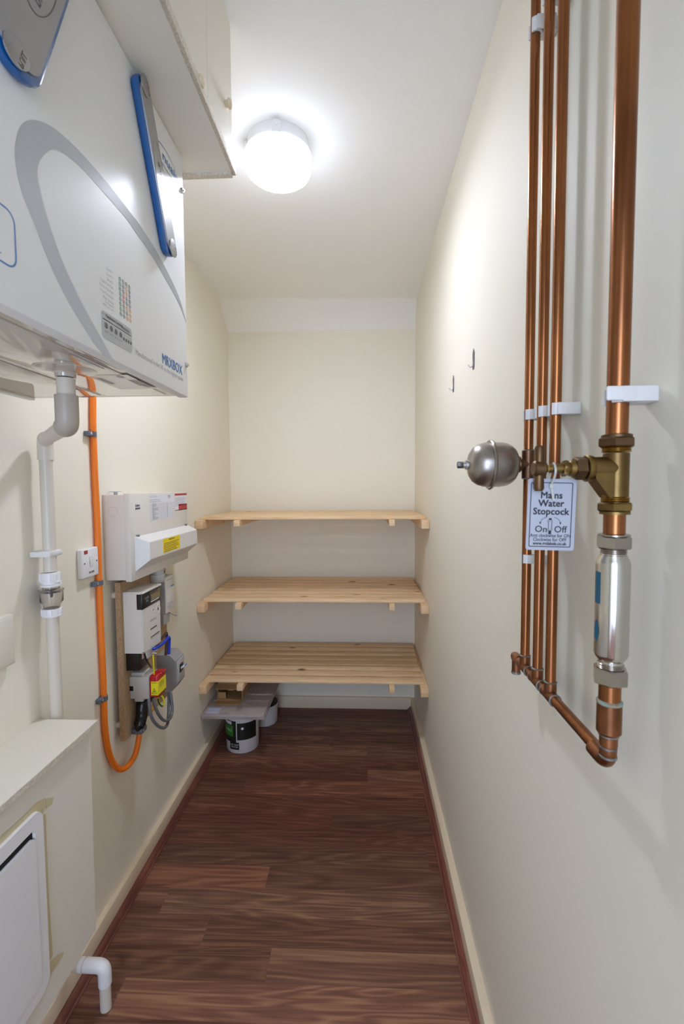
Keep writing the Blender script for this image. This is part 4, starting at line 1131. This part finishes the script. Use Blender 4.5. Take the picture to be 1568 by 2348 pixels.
part(b, 'yellow_tape', mat('yellow_warning_tape', (0.75, 0.47, 0.01), 0.5), mb, smooth=False)

# ------------------------------------------------------------------ slatted shelves
ROWL = ['lowest', 'middle', 'top']
slat_me = None
SX0, SX1 = -0.800, 0.305
for si, zt in enumerate((0.4225, 0.835, 1.2485)):
    sh = thing('slatted_shelf', (-0.25, 2.56, zt), {0: 'lowest of three slatted pine shelves across the back, just above the stacked boards', 1: 'middle of three slatted pine shelves across the back wall', 2: 'top one of three slatted pine shelves across the back wall, seen nearly edge on'}[si], 'shelf', 'slatted pine shelves at the back')
    th = 0.0155; pitch = 0.0725; wd = 0.0550
    for k in range(8):
        y0 = 2.272 + k * pitch
        if slat_me is None:
            b = MB(); b.box((-(SX1 - SX0) / 2, 0, -th), ((SX1 - SX0) / 2, wd, 0), 0.0025)
            slat = b.build('slat', PINE, origin=(0, 0, 0)); slat_me = slat.data
        else:
            slat = bpy.data.objects.new('slat', slat_me); COL.objects.link(slat)
        slat.parent = sh
        wob = random.uniform(-0.004, 0.004)
        slat.location = V(((SX0 + SX1) / 2 + wob, y0, zt + (0.0004 * (k % 2)))) - POS[sh.name]
    for (x0, x1, yf, hz) in ((XL + 0.001, XL + 0.039, 2.228, 0.042), (XR - 0.038, XR - 0.001, 2.228, 0.042), (-0.632, -0.602, 2.243, 0.030), (0.128, 0.155, 2.243, 0.030)):
        b = MB(); b.box((-0.0, 0, -hz), (x1 - x0, YB - 0.001 - yf, 0), 0.0015)
        # grain runs along the bearer: build it along X and turn it
        bo = b.build('bearer', PINE, origin=(0, 0, 0)); bo.parent = sh
        bo.location = V((x0, yf, zt - th - 0.0002)) - POS[sh.name]

# ------------------------------------------------------------------ things stacked under the lowest shelf


def tub(cx, cy, r, h, label):
    t = thing('paint_tub', (cx, cy, 0), label, 'tub', 'tubs under the board stack')
    b = MB(); b.lathe((cx, cy, 0.0), Z_, [(0, r * 0.93), (0.004, r * 0.96), (h * 0.86, r), (h * 0.87, r * 1.03), (h * 0.95, r * 1.03), (h * 0.96, r * 0.99), (h * 0.97, r * .99)], 48); part(b, 'body', CANW, t)
    b = MB(); b.lathe((cx, cy, h * 0.955), Z_, [(0, r * 1.0), (h * 0.03, r * 1.0), (h * 0.045, r * 0.94), (h * 0.045, 0)], 48); part(b, 'lid', BLACK, t, 'black lid')
    return t


def wrap(cx, cy, r, z0, z1, a0, a1, name, m_, par, off=0.0008):
    b = MB(); A_, B_ = [], []
    for k in range(17):
        t = math.radians(a0 + (a1 - a0) * k / 16); A_.append(V((cx + (r + off) * math.cos(t), cy + (r + off) * math.sin(t), z0))); B_.append(V((cx + (r + off) * math.cos(t), cy + (r + off) * math.sin(t), z1)))
    b.strip(A_, B_, (0, 0, 0)); return part(b, name, m_, par, recalc=False)


tcx, tcy, tr = -0.652, 2.415, 0.0885
TH = 0.224
t1 = tub(tcx, tcy, tr, TH, 'white paint tub with green and black label under the grey boards')
rr_ = tr * 0.995
wrap(tcx, tcy, rr_, 0.062, 0.175, 186, 262, 'green_label', mat('black_tub_label', (0.006, 0.008, 0.006), 0.4), t1)
wrap(tcx, tcy, rr_, 0.092, 0.150, 186, 252, 'green_patch', CANG, t1, 0.0014)
wrap(tcx, tcy, rr_, 0.155, 0.171, 206, 246, 'white_patch', CANW, t1, 0.0014)
wrap(tcx, tcy, rr_, 0.075, 0.165, 266, 336, 'black_label', MATS['black_tub_label'], t1, 0.0012)
wrap(tcx, tcy, rr_, 0.024, 0.062, 238, 272, 'lower_label', MATS['black_tub_label'], t1, 0.0014)


def curved_text(s, ang, z, size, m_, name, par, r_):
    b = MB(); b.text(s, (0, 0, 0), X_, Z_, size, 0.01, 'CENTER')
    for v in b.bm.verts:
        t = math.radians(ang) + v.co.x / r_; v.co = V((tcx + r_ * math.cos(t), tcy + r_ * math.sin(t), z + v.co.z))
    part(b, name, m_, par, smooth=False, recalc=False)


curved_text('DURABLE', 222, 0.118, 0.019, mat('pale_green_print', (0.35, 0.55, 0.30), 0.5), 'label_print', t1, rr_ + 0.0022)
curved_text('NO DRIP', 256, 0.046, 0.012, CANW, 'label_print', t1, rr_ + 0.0022)
curved_text('WATER', 256, 0.034, 0.012, CANW, 'label_print', t1, rr_ + 0.0022)
b = MB(); ps_ = []
for k in range(12):
    t = 2 * math.pi * k / 12; ps_.append((0.007 * math.cos(t), 0.007 * math.sin(t)))
a0_ = math.radians(284)
b.quad(*[V((tcx + (rr_ + 0.002) * math.cos(a0_ + x / rr_), tcy + (rr_ + 0.002) * math.sin(a0_ + x / rr_), 0.137 + z)) for x, z in ps_]); part(b, 'label_mark', PAPER, t1, smooth=False, recalc=False)
t2 = tub(-0.592, 2.680, 0.082, 0.118, 'low white tub with black lid half hidden behind the front paint tub')

bz = TH + 0.0012
bx0, bx1 = XL + 0.003, -0.500
by_ = at(600, 1647, 2, bz + 0.012).y
for i, (dx, dy, lab) in enumerate(((0.012, 0.006, 'lower grey laminate board of the stack resting on the tubs'), (0.0, 0.0, 'upper grey laminate board of the stack, with a blue sticker'))):
    z0 = bz + i * 0.0125
    bd = thing('laminate_board', (-0.65, 2.5, z0), lab, 'board', 'grey boards stacked on the tubs')
    b = MB(); b.box((bx0, by_ + dy, z0), (bx1 - (0 if i else -0.004), 2.80, z0 + 0.0122), 0.0008); part(b, 'board', PANELG, bd)
    if i:
        zt2 = z0 + 0.0126
        a0 = at(471, 1636, 2, zt2); a1 = at(498, 1630, 2, zt2)
        b = MB(); b.quad((a0.x, a0.y, zt2), (a0.x + 0.062, a0.y, zt2), (a0.x + 0.062, a0.y + 0.026, zt2), (a0.x, a0.y + 0.026, zt2)); b.quad((a0.x, a0.y + 0.031, zt2), (a0.x + 0.062, a0.y + 0.031, zt2), (a0.x + 0.062, a0.y + 0.062, zt2), (a0.x, a0.y + 0.062, zt2)); part(b, 'sticker', STICK, bd, 'pale blue sticker', smooth=False, recalc=False)
        b = MB(); b.text('FLOORING', (a0.x + 0.072, a0.y - 0.002, zt2), X_, Y_, 0.010, 0.02); part(b, 'board_print', DARKP, bd, smooth=False, recalc=False)
zt2 = bz + 0.025
# cardboard tray, open at the front with its flap folded down
cb = thing('cardboard_box', (-0.69, 2.55, zt2), 'open flat brown cardboard box lying on the grey boards', 'box')
ca = at(487, 1616, 2, zt2); cb_ = at(549, 1616, 2, zt2)
x0, x1 = ca.x + 0.006, cb_.x
yf = at(500, 1603, 2, zt2).y; yb2 = 2.80
hB = 0.070
b = MB(); b.box((x0, yf, zt2), (x1, yb2, zt2 + 0.003)); b.box((x0, yf, zt2 + 0.003), (x0 + 0.003, yb2, zt2 + hB)); b.box((x1 - 0.003, yf, zt2 + 0.003), (x1, yb2, zt2 + hB)); b.box((x0, yb2 - 0.003, zt2 + 0.003), (x1, yb2, zt2 + hB)); b.box((x0, yf + 0.01, zt2 + hB - 0.003), (x1, yb2, zt2 + hB), 0)
part(b, 'tray', CARD, cb, smooth=False)
b = MB(); r = 0.02
b.prism([(x0, yf, zt2 + 0.0005), (x1, yf, zt2 + 0.0005), (x1, ca.y + r, zt2 + 0.0005), (x1 - r * .3, ca.y + r * .3, zt2 + 0.0005), (x1 - r, ca.y, zt2 + 0.0005), (x0 + r, ca.y, zt2 + 0.0005), (x0, ca.y + r, zt2 + 0.0005)], (0, 0, 0.003)); part(b, 'front_flap', CARD, cb, smooth=False)
b = MB(); b.box((x0 + 0.004, yf + 0.004, zt2 + 0.003), (x0 + 0.045, yf + 0.008, zt2 + 0.036)); b.box((x0 + (x1 - x0) * 0.42, yf + 0.002, zt2 + hB - 0.022), (x0 + (x1 - x0) * 0.66, yf + 0.006, zt2 + hB)); part(b, 'inner_flap', CARD, cb, smooth=False)
b = MB(); b.obox(((x0 + x1) / 2, yf + 0.02, zt2 + hB + 0.006), X_, V((0, 0.97, 0.24)), V((0, -0.24, 0.97)), x1 - x0 + 0.012, 0.09, 0.003); part(b, 'top_flap', CARD, cb, smooth=False)

# ------------------------------------------------------------------ adhesive hooks on the right wall
for (px, py0, py1, lab) in ((1088, 796, 844, 'clear adhesive hook on the right wall, the higher and nearer of two'), (1041, 858, 897, 'clear adhesive hook on the right wall, the lower and farther of two')):
    p0, p1 = at(px, py0, 0, XR - 0.001), at(px, py1, 0, XR - 0.001)
    h = thing('wall_hook', (XR, p0.y, p1.z), lab, 'hook', 'clear hooks on the right wall')
    w = 0.018; y = p0.y + 0.012
    b = MB(); b.prism([(XR, y - w / 2, p1.z + 0.008), (XR, y - w * .3, p1.z), (XR, y + w * .3, p1.z), (XR, y + w / 2, p1.z + 0.008), (XR, y + w / 2, p0.z - 0.014), (XR, y, p0.z), (XR, y - w / 2, p0.z - 0.014)], (-0.0022, 0, 0)); part(b, 'back_plate', HOOKM, h)
    b = MB(); b.tube(smooth_path([(XR - 0.002, y, p1.z + 0.030), (XR - 0.003, y, p1.z + 0.012), (XR - 0.010, y, p1.z + 0.006), (XR - 0.016, y, p1.z + 0.013)], 6), 0.0017, 10); part(b, 'hook', mat('pale_grey_hook', (0.62, 0.63, 0.64), 0.35), h)

# ------------------------------------------------------------------ copper pipework on the right wall
XP = 0.287; r15 = 0.0078; r22 = 0.0113
pys = [at(1213, 940, 0, XP).y, at(1243, 940, 0, XP).y, at(1274, 940, 0, XP).y]
HZ = 1.076                                     # centre height of the bottom header
tee_z = at(1212, 1065, 1, pys[0]).z
ZTOP = 2.488
names_ = ['farthest of three slim upright copper pipes, with the pressure vessel tee', 'middle one of three slim upright copper pipes', 'nearest of three slim upright copper pipes']
for i, y in enumerate(pys):
    b = MB(); b.cyl((XP, y, HZ + 0.016), (XP, y, ZTOP), r15, 28)
    o = b.build('copper_pipe', COPPER); tag(o, names_[i] + ' on the right wall', 'pipe', 'slim upright copper pipes')

# header with tees
hd = thing('copper_header', (XP, 0.7, HZ), 'horizontal copper header pipe joining the feet of the slim pipes to the thick one', 'pipe')
YBIG = at(1400, 1200, 0, 0.279).y; XBG = 0.283
yend = at(1181, 1514, 0, XP).y
b = MB(); b.cyl((XP, yend, HZ), (XP, YBIG + 0.02, HZ), r15, 28); part(b, 'header_tube', COPPER, hd)
b = MB(); b.tube(arc_path([(XBG, YBIG + 0.034, HZ), (XBG, YBIG, HZ), (XBG, YBIG, HZ + 0.034)], 0.016, 8), 0.0092, 26); part(b, 'elbow', COPFIT, hd)
for y in pys:
    b = MB(); b.cyl((XP, y - 0.019, HZ), (XP, y + 0.019, HZ), 0.0091, 26); b.cyl((XP, y, HZ), (XP, y, HZ + 0.021), 0.0091, 26); te = part(b, 'tee', COPFIT, hd)
    b = MB(); b.lathe((XP, y, HZ + 0.0205), Z_, [(0, 0.0092), (0.001, 0.0098), (0.0022, 0.0085)], 26); b.lathe((XP, y - 0.0185, HZ), -Y_, [(0, 0.0092), (0.001, 0.0097), (0.002, 0.0085)], 26); b.lathe((XP, y + 0.0185, HZ), Y_, [(0, 0.0092), (0.001, 0.0097), (0.002, 0.0085)], 26)
    b.build('solder_ring', SOLDER, te)
b = MB(); b.lathe((XP, yend - 0.022, HZ), Y_, [(0, 0.0091), (0.020, 0.0091), (0.026, 0.0075), (0.029, 0.004), (0.0295, 0)], 26); b.cyl((XP, yend - 0.006, HZ), (XP, yend - 0.006, HZ - 0.030), 0.0078, 24); part(b, 'end_elbow', COPFIT, hd)
b = MB(); b.lathe((XP, yend - 0.006, HZ - 0.026), -Z_, [(0, 0.0082), (0.001, 0.0086), (0.004, 0.0086), (0.005, 0.007)], 24); part(b, 'end_ring', SOLDER, hd)

# reducer stack between header and water conditioner
rd = thing('copper_reducer', (XBG, YBIG, HZ + 0.03), 'stepped copper reducer with green tarnished joint below the silver tube', 'pipe fitting')


def zb(py): return at(1395, py, 1, YBIG).z


bb = V((XBG, YBIG, 0))
b = MB(); b.cyl(bb + Z_ * (HZ + 0.030), bb + Z_ * zb(1708), 0.0083, 26); part(b, 'lower_sleeve', COPFIT, rd)
b = MB(); b.cyl(bb + Z_ * zb(1706), bb + Z_ * zb(1680), 0.0097, 26); part(b, 'middle_sleeve', COPFIT, rd)
b = MB(); b.lathe(bb + Z_ * zb(1684), Z_, [(0, 0.0100), (0.004, 0.0132), (zb(1610) - zb(1684), 0.0132)], 30); part(b, 'wide_sleeve', COPFIT, rd)
b = MB(); b.cyl(bb + Z_ * zb(1612), bb + Z_ * zb(1560), r22 * 1.03, 30); part(b, 'stub_pipe', COPPER, rd)
b = MB()
for (py, r_) in ((1712, 0.0088), (1683, 0.0102), (1733, 0.0090)):
    b.lathe(bb + Z_ * (zb(py) - 0.0015), Z_, [(0, r_), (0.0005, r_ + 0.0006), (0.0025, r_ + 0.0006), (0.003, r_)], 28)
part(b, 'solder_ring', SOLDER, rd)
b = MB(); b.lathe(bb + Z_ * (zb(1610) - 0.001), Z_, [(0, 0.0132), (0.001, 0.0138), (0.003, 0.0136), (0.0045, 0.0115)], 30); part(b, 'tarnished_joint', VERDI, rd, 'green verdigris joint ring')

# silver inline water conditioner
wc = thing('water_conditioner', (XBG, YBIG, zb(1565)), 'shiny silver inline water conditioner tube with hexagonal nuts', 'water conditioner')
z0, z1 = zb(1525), zb(1262)
b = MB(); H_ = z1 - z0
b.lathe(bb + Z_ * z0, Z_, [(0, 0.0125), (0.006, 0.0128), (0.010, 0.0160), (0.014, 0.0176), (H_ - 0.016, 0.0176), (H_ - 0.011, 0.0165), (H_ - 0.003, 0.0125), (H_, 0.0122)], 48); part(b, 'tube', CHROME, wc)
for (pa, pb, rr__) in ((1565, 1530, 0.0190), (1257, 1228, 0.0190)):
    za_, zb__ = zb(pa), zb(pb)
    b = MB(); b.hexa(bb + Z_ * za_, Z_, zb__ - za_, rr__, rot=math.radians(22)); nt_ = part(b, 'hex_nut', NUTN, wc)
for zz_ in (zb(1270), zb(1531)):
    b = MB(); b.lathe(bb + Z_ * (zz_ - 0.002), Z_, [(0.0022 * k + dz, rr_) for k in range(4) for dz, rr_ in ((0, 0.0126), (0.001, 0.0138), (0.002, 0.0126))], 32)
    part(b, 'thread', NUTN, wc)
b = MB(); b.lathe(bb + Z_ * zb(1228), Z_, [(0, 0.0165), (0.0015, 0.0165), (0.0025, 0.0135)], 32); part(b, 'washer', NUTN, wc)
# blue label wrapped round the left side
for (pa, pb, a0, a1) in ((1382, 1310, 166, 200), (1468, 1420, 170, 198)):
    b = MB(); A_, B_ = [], []
    for k in range(11):
        t = math.radians(a0 + (a1 - a0) * k / 10); d = V((math.cos(t), math.sin(t), 0)) * 0.01775
        f = 1.0 if pa == 1382 else math.sqrt(max(0.05, 1 - ((k - 5) / 5) ** 2)); zm, zh = (zb(pa) + zb(pb)) / 2, (zb(pb) - zb(pa)) / 2 * f
        A_.append(bb + d + Z_ * (zm - zh)); B_.append(bb + d + Z_ * (zm + zh))
    b.strip(A_, B_, (0, 0, 0)); part(b, 'blue_label', mat('teal_blue_label', (0.0, 0.085, 0.16), 0.35), wc, 'blue maker label', recalc=False)

# thick copper pipes
b = MB(); b.cyl(bb + Z_ * zb(1240), bb + Z_ * zb(1172), r22, 32); o = b.build('copper_pipe_stub', COPPER); tag(o, 'short thick copper pipe between the brass valve and the silver tube', 'pipe')
b = MB(); b.cyl(bb + Z_ * zb(1010), bb + Z_ * ZTOP, r22, 36); o = b.build('thick_copper_pipe', COPPER); tag(o, 'thick upright copper pipe rising from the brass stopcock to the ceiling', 'pipe')

# stopcock
sv = thing('stopcock_valve', (XBG, YBIG, zb(1180)), 'old brass stopcock with a T handle on the thick copper pipe', 'valve')
zc1 = at(1330, 1074, 1, YBIG).z
b = MB()
b.cyl(bb + Z_ * zb(1168), bb + Z_ * zb(1040), 0.0134, 32)
b.cyl((XBG, YBIG, zc1), (XBG - 0.030, YBIG, zc1), 0.0128, 32)
b.prism([V((XBG, YBIG - 0.0115, zc1)), V((XBG - 0.027, YBIG - 0.0115, zc1)), V((XBG - 0.027, YBIG - 0.0115, zc1 - 0.012)), V((XBG - 0.011, YBIG - 0.0115, zb(1142))), V((XBG, YBIG - 0.0115, zb(1142)))], (0, 0.023, 0))
b.lathe((XBG - 0.027, YBIG, zc1), -X_, [(0, 0.0140), (0.003, 0.0150), (0.006, 0.0150), (0.007, 0.0140)], 32)
bmesh.ops.remove_doubles(b.bm, verts=b.bm.verts, dist=1e-5)
part(b, 'body', BRASS, sv)
for (pa, pb, r_, m_) in ((1172, 1152, 0.0190, BRASS), (1026, 1004, 0.0195, BRASSD)):
    b = MB(); b.hexa(bb + Z_ * zb(pa), Z_, zb(pb) - zb(pa), r_, rot=math.radians(14)); part(b, 'compression_nut', m_, sv)
for (zz_, n_) in ((zb(1151), 3), (zb(1038), 4)):
    b = MB(); b.lathe(bb + Z_ * zz_, Z_, [(0.0020 * k + dz, rr_) for k in range(n_) for dz, rr_ in ((0, 0.0138), (0.001, 0.0152), (0.0019, 0.0138))], 36)
    part(b, 'thread', BRASSB, sv)
b = MB(); b.lathe(bb + Z_ * (zb(1179)), Z_, [(0, 0.0155), (0.003, 0.0155), (0.0035, 0.013)], 36); part(b, 'collar', BRASS, sv)
b = MB(); b.lathe(bb + Z_ * (zb(1004)), Z_, [(0, 0.0155), (0.003, 0.0155), (0.004, 0.0125)], 36); part(b, 'collar', BRASSD, sv)
b = MB(); b.hexa((XBG - 0.034, YBIG, zc1), -X_, 0.012, 0.0135, rot=math.radians(30)); part(b, 'bonnet', BRASSD, sv)
b = MB(); b.lathe((XBG - 0.045, YBIG, zc1), -X_, [(0, 0.0095), (0.006, 0.0088), (0.007, 0.0075), (0.010, 0.0085), (0.013, 0.0085), (0.014, 0.0055), (0.028, 0.0050)], 24); b.hexa((XBG - 0.053, YBIG, zc1), -X_, 0.006, 0.0095); part(b, 'gland_nut', BRASS, sv)
xh = at(1236, 1074, 1, YBIG).x
b = MB(); b.cyl((XBG - 0.055, YBIG, zc1), (xh, YBIG, zc1), 0.0040, 18); part(b, 'spindle', BRASSB, sv, 'bright brass spindle')
zh1, zh0 = at(1236, 1022, 1, YBIG).z, at(1239, 1126, 1, YBIG).z
b = MB()
b.lathe((xh + 0.007, YBIG, zc1), -X_, [(0, 0.0072), (0.002, 0.0090), (0.012, 0.0090), (0.014, 0.0072)], 24)
b.tube([(xh, YBIG, zh0), (xh, YBIG, zh0 + 0.003), (xh, YBIG, zc1 - 0.006), (xh, YBIG, zc1 + 0.006), (xh, YBIG, zh1 - 0.003), (xh, YBIG, zh1)], [0.0040, 0.0056, 0.0050, 0.0050, 0.0056, 0.0040], 18)
part(b, 'tee_handle', BRASSD, sv, 'dark brass T handle')

# tag hanging from the spindle
YT = YBIG + 0.0085
c00, c10, c01 = at(1213, 1097, 1, YT), at(1326, 1098, 1, YT), at(1204, 1260, 1, YT)
tu = (at(1324, 1099, 1, YT) - at(1213, 1097, 1, YT)); wT = tu.length; tu.normalize()
tv = (c00 - c01); hT = tv.length; tv = (tv - tu * tv.dot(tu)).normalized(); tn = V((0, -1, 0))
tg = thing('stopcock_tag', c01, 'pale blue-white plastic tag reading Mains Water Stopcock hanging from the brass valve', 'tag')
O = c01


def tgp(a, c, d=0.0): return O + tu * (wT * a) + tv * (hT * c) + tn * d


def rpoly(a0, a1, c0, c1, r, d, k=5):
    P_ = []
    for (ca, cc, g0) in ((a1 * wT - r, c1 * hT - r, 90), (a1 * wT - r, c0 * hT + r, 0), (a0 * wT + r, c0 * hT + r, -90), (a0 * wT + r, c1 * hT - r, -180)):
        for i in range(k + 1):
            t = math.radians(g0 - 90 / k * i); P_.append(O + tu * (ca + r * math.cos(t)) + tv * (cc + r * math.sin(t)) + tn * d)
    return P_


b = MB(); b.prism(rpoly(0, 1, 0, 1, 0.0030, 0), tn * 0.0011); part(b, 'card', TAGW, tg)
b = MB(); d_ = 0.0014
A_ = rpoly(0.055, 0.925, 0.045, 0.950, 0.0016, d_); B_ = rpoly(0.072, 0.908, 0.056, 0.939, 0.0010, d_); A_.append(A_[0]); B_.append(B_[0]); b.strip(A_, B_, (0, 0, 0))
TL = [('Mains', 0.728, 0.0108, .02), ('Water', 0.615, 0.0108, .02), ('Stopcock', 0.502, 0.0108, .02)]
for s, c, sz, bo in TL: b.text(s, tgp(0.49, c, d_), tu, tv, sz, bo, 'CENTER')
b.text('On', tgp(0.30, 0.253, d_), tu, tv, 0.0108, 0.006, 'CENTER'); b.text('Off', tgp(0.70, 0.253, d_), tu, tv, 0.0108, 0.006, 'CENTER')
b.text('Anti clockwise for ON', tgp(0.50, 0.185, d_), tu, tv, 0.0056, 0.004, 'CENTER', xs=0.88); b.text('Clockwise for OFF', tgp(0.49, 0.128, d_), tu, tv, 0.0056, 0.004, 'CENTER', xs=0.88)
b.text('www.rmlabels.co.uk', tgp(0.49, 0.075, d_), tu, tv, 0.0050, 0.02, 'CENTER', xs=0.92)
b.text('VP', tgp(0.095, 0.905, d_), tu, tv, 0.0036, 0.02)
for sgn, ce_ in ((-1, 0.44), (1, 0.54)):
    A_, B_ = [], []
    for k in range(9):
        t = math.radians(90 - sgn * (8 + 70 * k / 8)); 
        A_.append(tgp(ce_, 0.375, d_) + tu * (0.0088 * math.cos(t)) + tv * (0.0075 * math.sin(t) )); B_.append(tgp(ce_, 0.375, d_) + tu * (0.0083 * math.cos(t)) + tv * (0.0070 * math.sin(t)))
    b.strip(A_, B_, (0, 0, 0))
    e_ = A_[-1]; b.quad(e_ - tu * 0.0013, e_ + tu * 0.0011, e_ - tv * 0.0028 + tu * 0.0)
b.quad(tgp(.455, .425, d_), tgp(.515, .425, d_), tgp(.515, .452, d_), tgp(.455, .452, d_)); b.quad(tgp(.455, .225, d_), tgp(.515, .225, d_), tgp(.515, .278, d_), tgp(.455, .278, d_))
for a in (0.445, 0.515):
    b.quad(tgp(a, .305, d_), tgp(a + 0.012, .305, d_), tgp(a + 0.012, .395, d_), tgp(a, .395, d_))
    for c in (0.292, 0.410):
        P1, P2 = [], []
        for k in range(13):
            t = 2 * math.pi * k / 12; P1.append(tgp(a, c, d_) + tu * (0.0012 * math.cos(t)) + tv * (0.0012 * math.sin(t))); P2.append(tgp(a, c, d_) + tu * (0.0008 * math.cos(t)) + tv * (0.0008 * math.sin(t)))
        b.strip(P1, P2, (0, 0, 0))
part(b, 'lettering', BLACKP, tg, smooth=False, recalc=False)
xt = at(1269, 1070, 1, YBIG).x
ti = thing('cable_tie', (xt, YT, zc1), 'translucent nylon cable tie looped over the valve spindle through the tag', 'cable tie')
b = MB(); lp_ = []
zhole = tgp(0.5, 0.93, 0).z
b.tube(smooth_path([(xt, YT - 0.0030, zhole - 0.001), (xt - 0.0003, YBIG - 0.0050, zc1 - 0.008), (xt - 0.0005, YBIG - 0.0065, zc1), (xt, YBIG, zc1 + 0.0060), (xt + 0.0005, YBIG + 0.0065, zc1), (xt + 0.0005, YT + 0.0035, zc1 - 0.010), (xt, YT + 0.0025, zhole - 0.001)], 6), 0.0013, 8)
part(b, 'loop', TIE, ti)
b = MB(); b.obox((xt, YT - 0.0035, zhole - 0.0025), X_, Y_, Z_, 0.0045, 0.003, 0.005, 0.0008); part(b, 'lock', TIE, ti)
b = MB(); b.obox((xt + 0.0016, YT - 0.0032, zhole - 0.0115), X_, Y_, V((-0.16, 0, 1)).normalized(), 0.0026, 0.0012, 0.015); part(b, 'tail', TIE, ti)

# pressure vessel (shock arrestor)
pv = thing('pressure_vessel', (XP - 0.06, pys[0], tee_z - 0.05), 'small round steel pressure vessel with a rim, teed off the farthest slim pipe', 'pressure vessel')
y_ = pys[0]


def xa(px): return at(px, 1064, 1, y_).x


xc = xa(1123)
b = MB(); R1 = 0.0385
prof = []
b.lathe((xa(1186), y_, tee_z), -X_, [(0, 0.010), (0.002, 0.020), (0.006, 0.0275), (0.012, 0.0330), (0.020, 0.0370), (0.030, 0.0385), (xa(1186) - xc, 0.0390)], 56)
Lq = xc - xa(1071)
b.lathe((xc, y_, tee_z), -X_, [(0, 0.0385), (Lq * .3, 0.0380), (Lq * .55, 0.0350), (Lq * .75, 0.0295), (Lq * .9, 0.0205), (Lq * .98, 0.010), (Lq, 0.0)], 56)
part(b, 'shell', DULLST, pv)
b = MB(); b.lathe((xc + 0.003, y_, tee_z), -X_, [(0, 0.0385), (0.0005, 0.0425), (0.002, 0.0435), (0.0040, 0.0435), (0.0058, 0.0420), (0.006, 0.0385)], 56); part(b, 'rim', DULLST, pv)
b = MB(); b.lathe((xa(1072), y_, tee_z), -X_, [(0, 0.0085), (0.004, 0.0085), (0.0045, 0.006), (0.008, 0.006)], 20); part(b, 'valve_boss', STEEL, pv)
b = MB(); b.hexa((xa(1066), y_, tee_z), -X_, xa(1066) - xa(1048), 0.0058, ch=0.001, rot=0.4); part(b, 'valve_stem', mat('dark_valve_cap', (0.12, 0.11, 0.11), 0.3, 0.8), pv)
b = MB(); b.hexa((xa(1172), y_, tee_z), X_, xa(1184) - xa(1172), 0.0125, rot=0.3); part(b, 'socket', BRASSD, pv)
b = MB(); b.lathe((xa(1183), y_, tee_z), X_, [(0, 0.0120), (0.003, 0.0140), (0.006, 0.0140), (0.008, 0.0105), (XP - xa(1183), 0.0105)], 28); b.cyl((XP, y_, tee_z - 0.0235), (XP, y_, tee_z + 0.0235), 0.0107, 28); part(b, 'tee', mat('dark_brown_fitting', (0.22, 0.11, 0.06), 0.38, 0.9, var=(0.13, 0.07, 0.04), vscale=50), pv, 'dark brown tee fitting')
b = MB(); b.lathe((XP, y_, tee_z + 0.0235), Z_, [(0, 0.0107), (0.0015, 0.0100), (0.002, 0.0085)], 28); b.lathe((XP, y_, tee_z - 0.0235), -Z_, [(0, 0.0107), (0.0015, 0.0100), (0.002, 0.0085)], 28); part(b, 'solder_ring', SOLDER, pv)


# white pipe clips
def pclip(x, y, z, r, h, label, wide=0):
    t = thing('pipe_clip', (XR, y, z), label, 'clip', 'white clips on the copper pipes')
    b = MB(); ro = r + 0.0035; ri = r + 0.0004
    A_, B_ = [], []
    n_ = 20
    for i in range(n_ + 1):
        a = math.radians(215 + (505 - 215) * i / n_)   # open towards +Y/-X side
        a = math.radians(-140 + 280 * i / n_)
        A_.append((x + ro * math.cos(a), y + ro * math.sin(a))); B_.append((x + ri * math.cos(a), y + ri * math.sin(a)))
    ring = A_ + B_[::-1]
    vs0 = [b.bm.verts.new((p[0], p[1], z - h / 2)) for p in ring]; vs1 = [b.bm.verts.new((p[0], p[1], z + h / 2)) for p in ring]
    m_ = len(A_)
    for i in range(m_ - 1):
        for vs in (vs0, vs1): b.bm.faces.new((vs[i], vs[i + 1], vs[2 * m_ - 2 - i], vs[2 * m_ - 1 - i]))
    for i in range(2 * m_): j = (i + 1) % (2 * m_); b.bm.faces.new((vs0[i], vs0[j], vs1[j], vs1[i]))
    part(b, 'jaw', CLIPW, t)
    b = MB(); b.box((x - r * 0.3, y - ro - 0.0030, z - h / 2), (XR - 0.004, y - ro + 0.0004, z + h / 2), 0.001)
    b.box((x + ro - 0.001, y - ro * 0.9, z - h / 2), (XR, y + ro * 0.9, z + h / 2), 0.002)
    if wide: b.box((x - ro - 0.006, y - ro - 0.0035, z - h / 2 + 0.001), (x + r, y - ro + 0.0004, z + h / 2), 0.002)
    part(b, 'base', CLIPW, t)
    return t


zz1 = at(1215, 952, 1, pys[0]).z
pclip(XP, pys[0], zz1, r15, 0.017, 'white clip on the farthest slim copper pipe at head height above the vessel tee')
pclip(XP, pys[1], at(1243, 945, 1, pys[1]).z, r15, 0.017, 'white clip on the middle slim copper pipe just above the valve')
pclip(XP, pys[2], at(1274, 939, 1, pys[2]).z, r15, 0.017, 'white clip on the nearest slim copper pipe, wide base seen')
pclip(XP, pys[0], at(1208, 1280, 1, pys[0]).z, r15, 0.015, 'white clip on the farthest slim copper pipe just below the hanging tag')
pclip(XP, pys[0], at(1226, 66, 1, pys[0]).z, r15, 0.022, 'white clip on the farthest slim copper pipe near the top of the picture')
pclip(XP, pys[1], at(1263, -14, 1, pys[1]).z, r15, 0.018, 'white clip on the middle slim copper pipe at the top edge')
pclip(XP, pys[2], at(1300, -60, 1, pys[2]).z, r15, 0.018, 'white clip on the nearest slim copper pipe above the top edge')
pclip(XBG, YBIG, at(1408, 909, 1, YBIG).z, r22, 0.0165, 'large white clip on the thick copper pipe above the stopcock', 1)
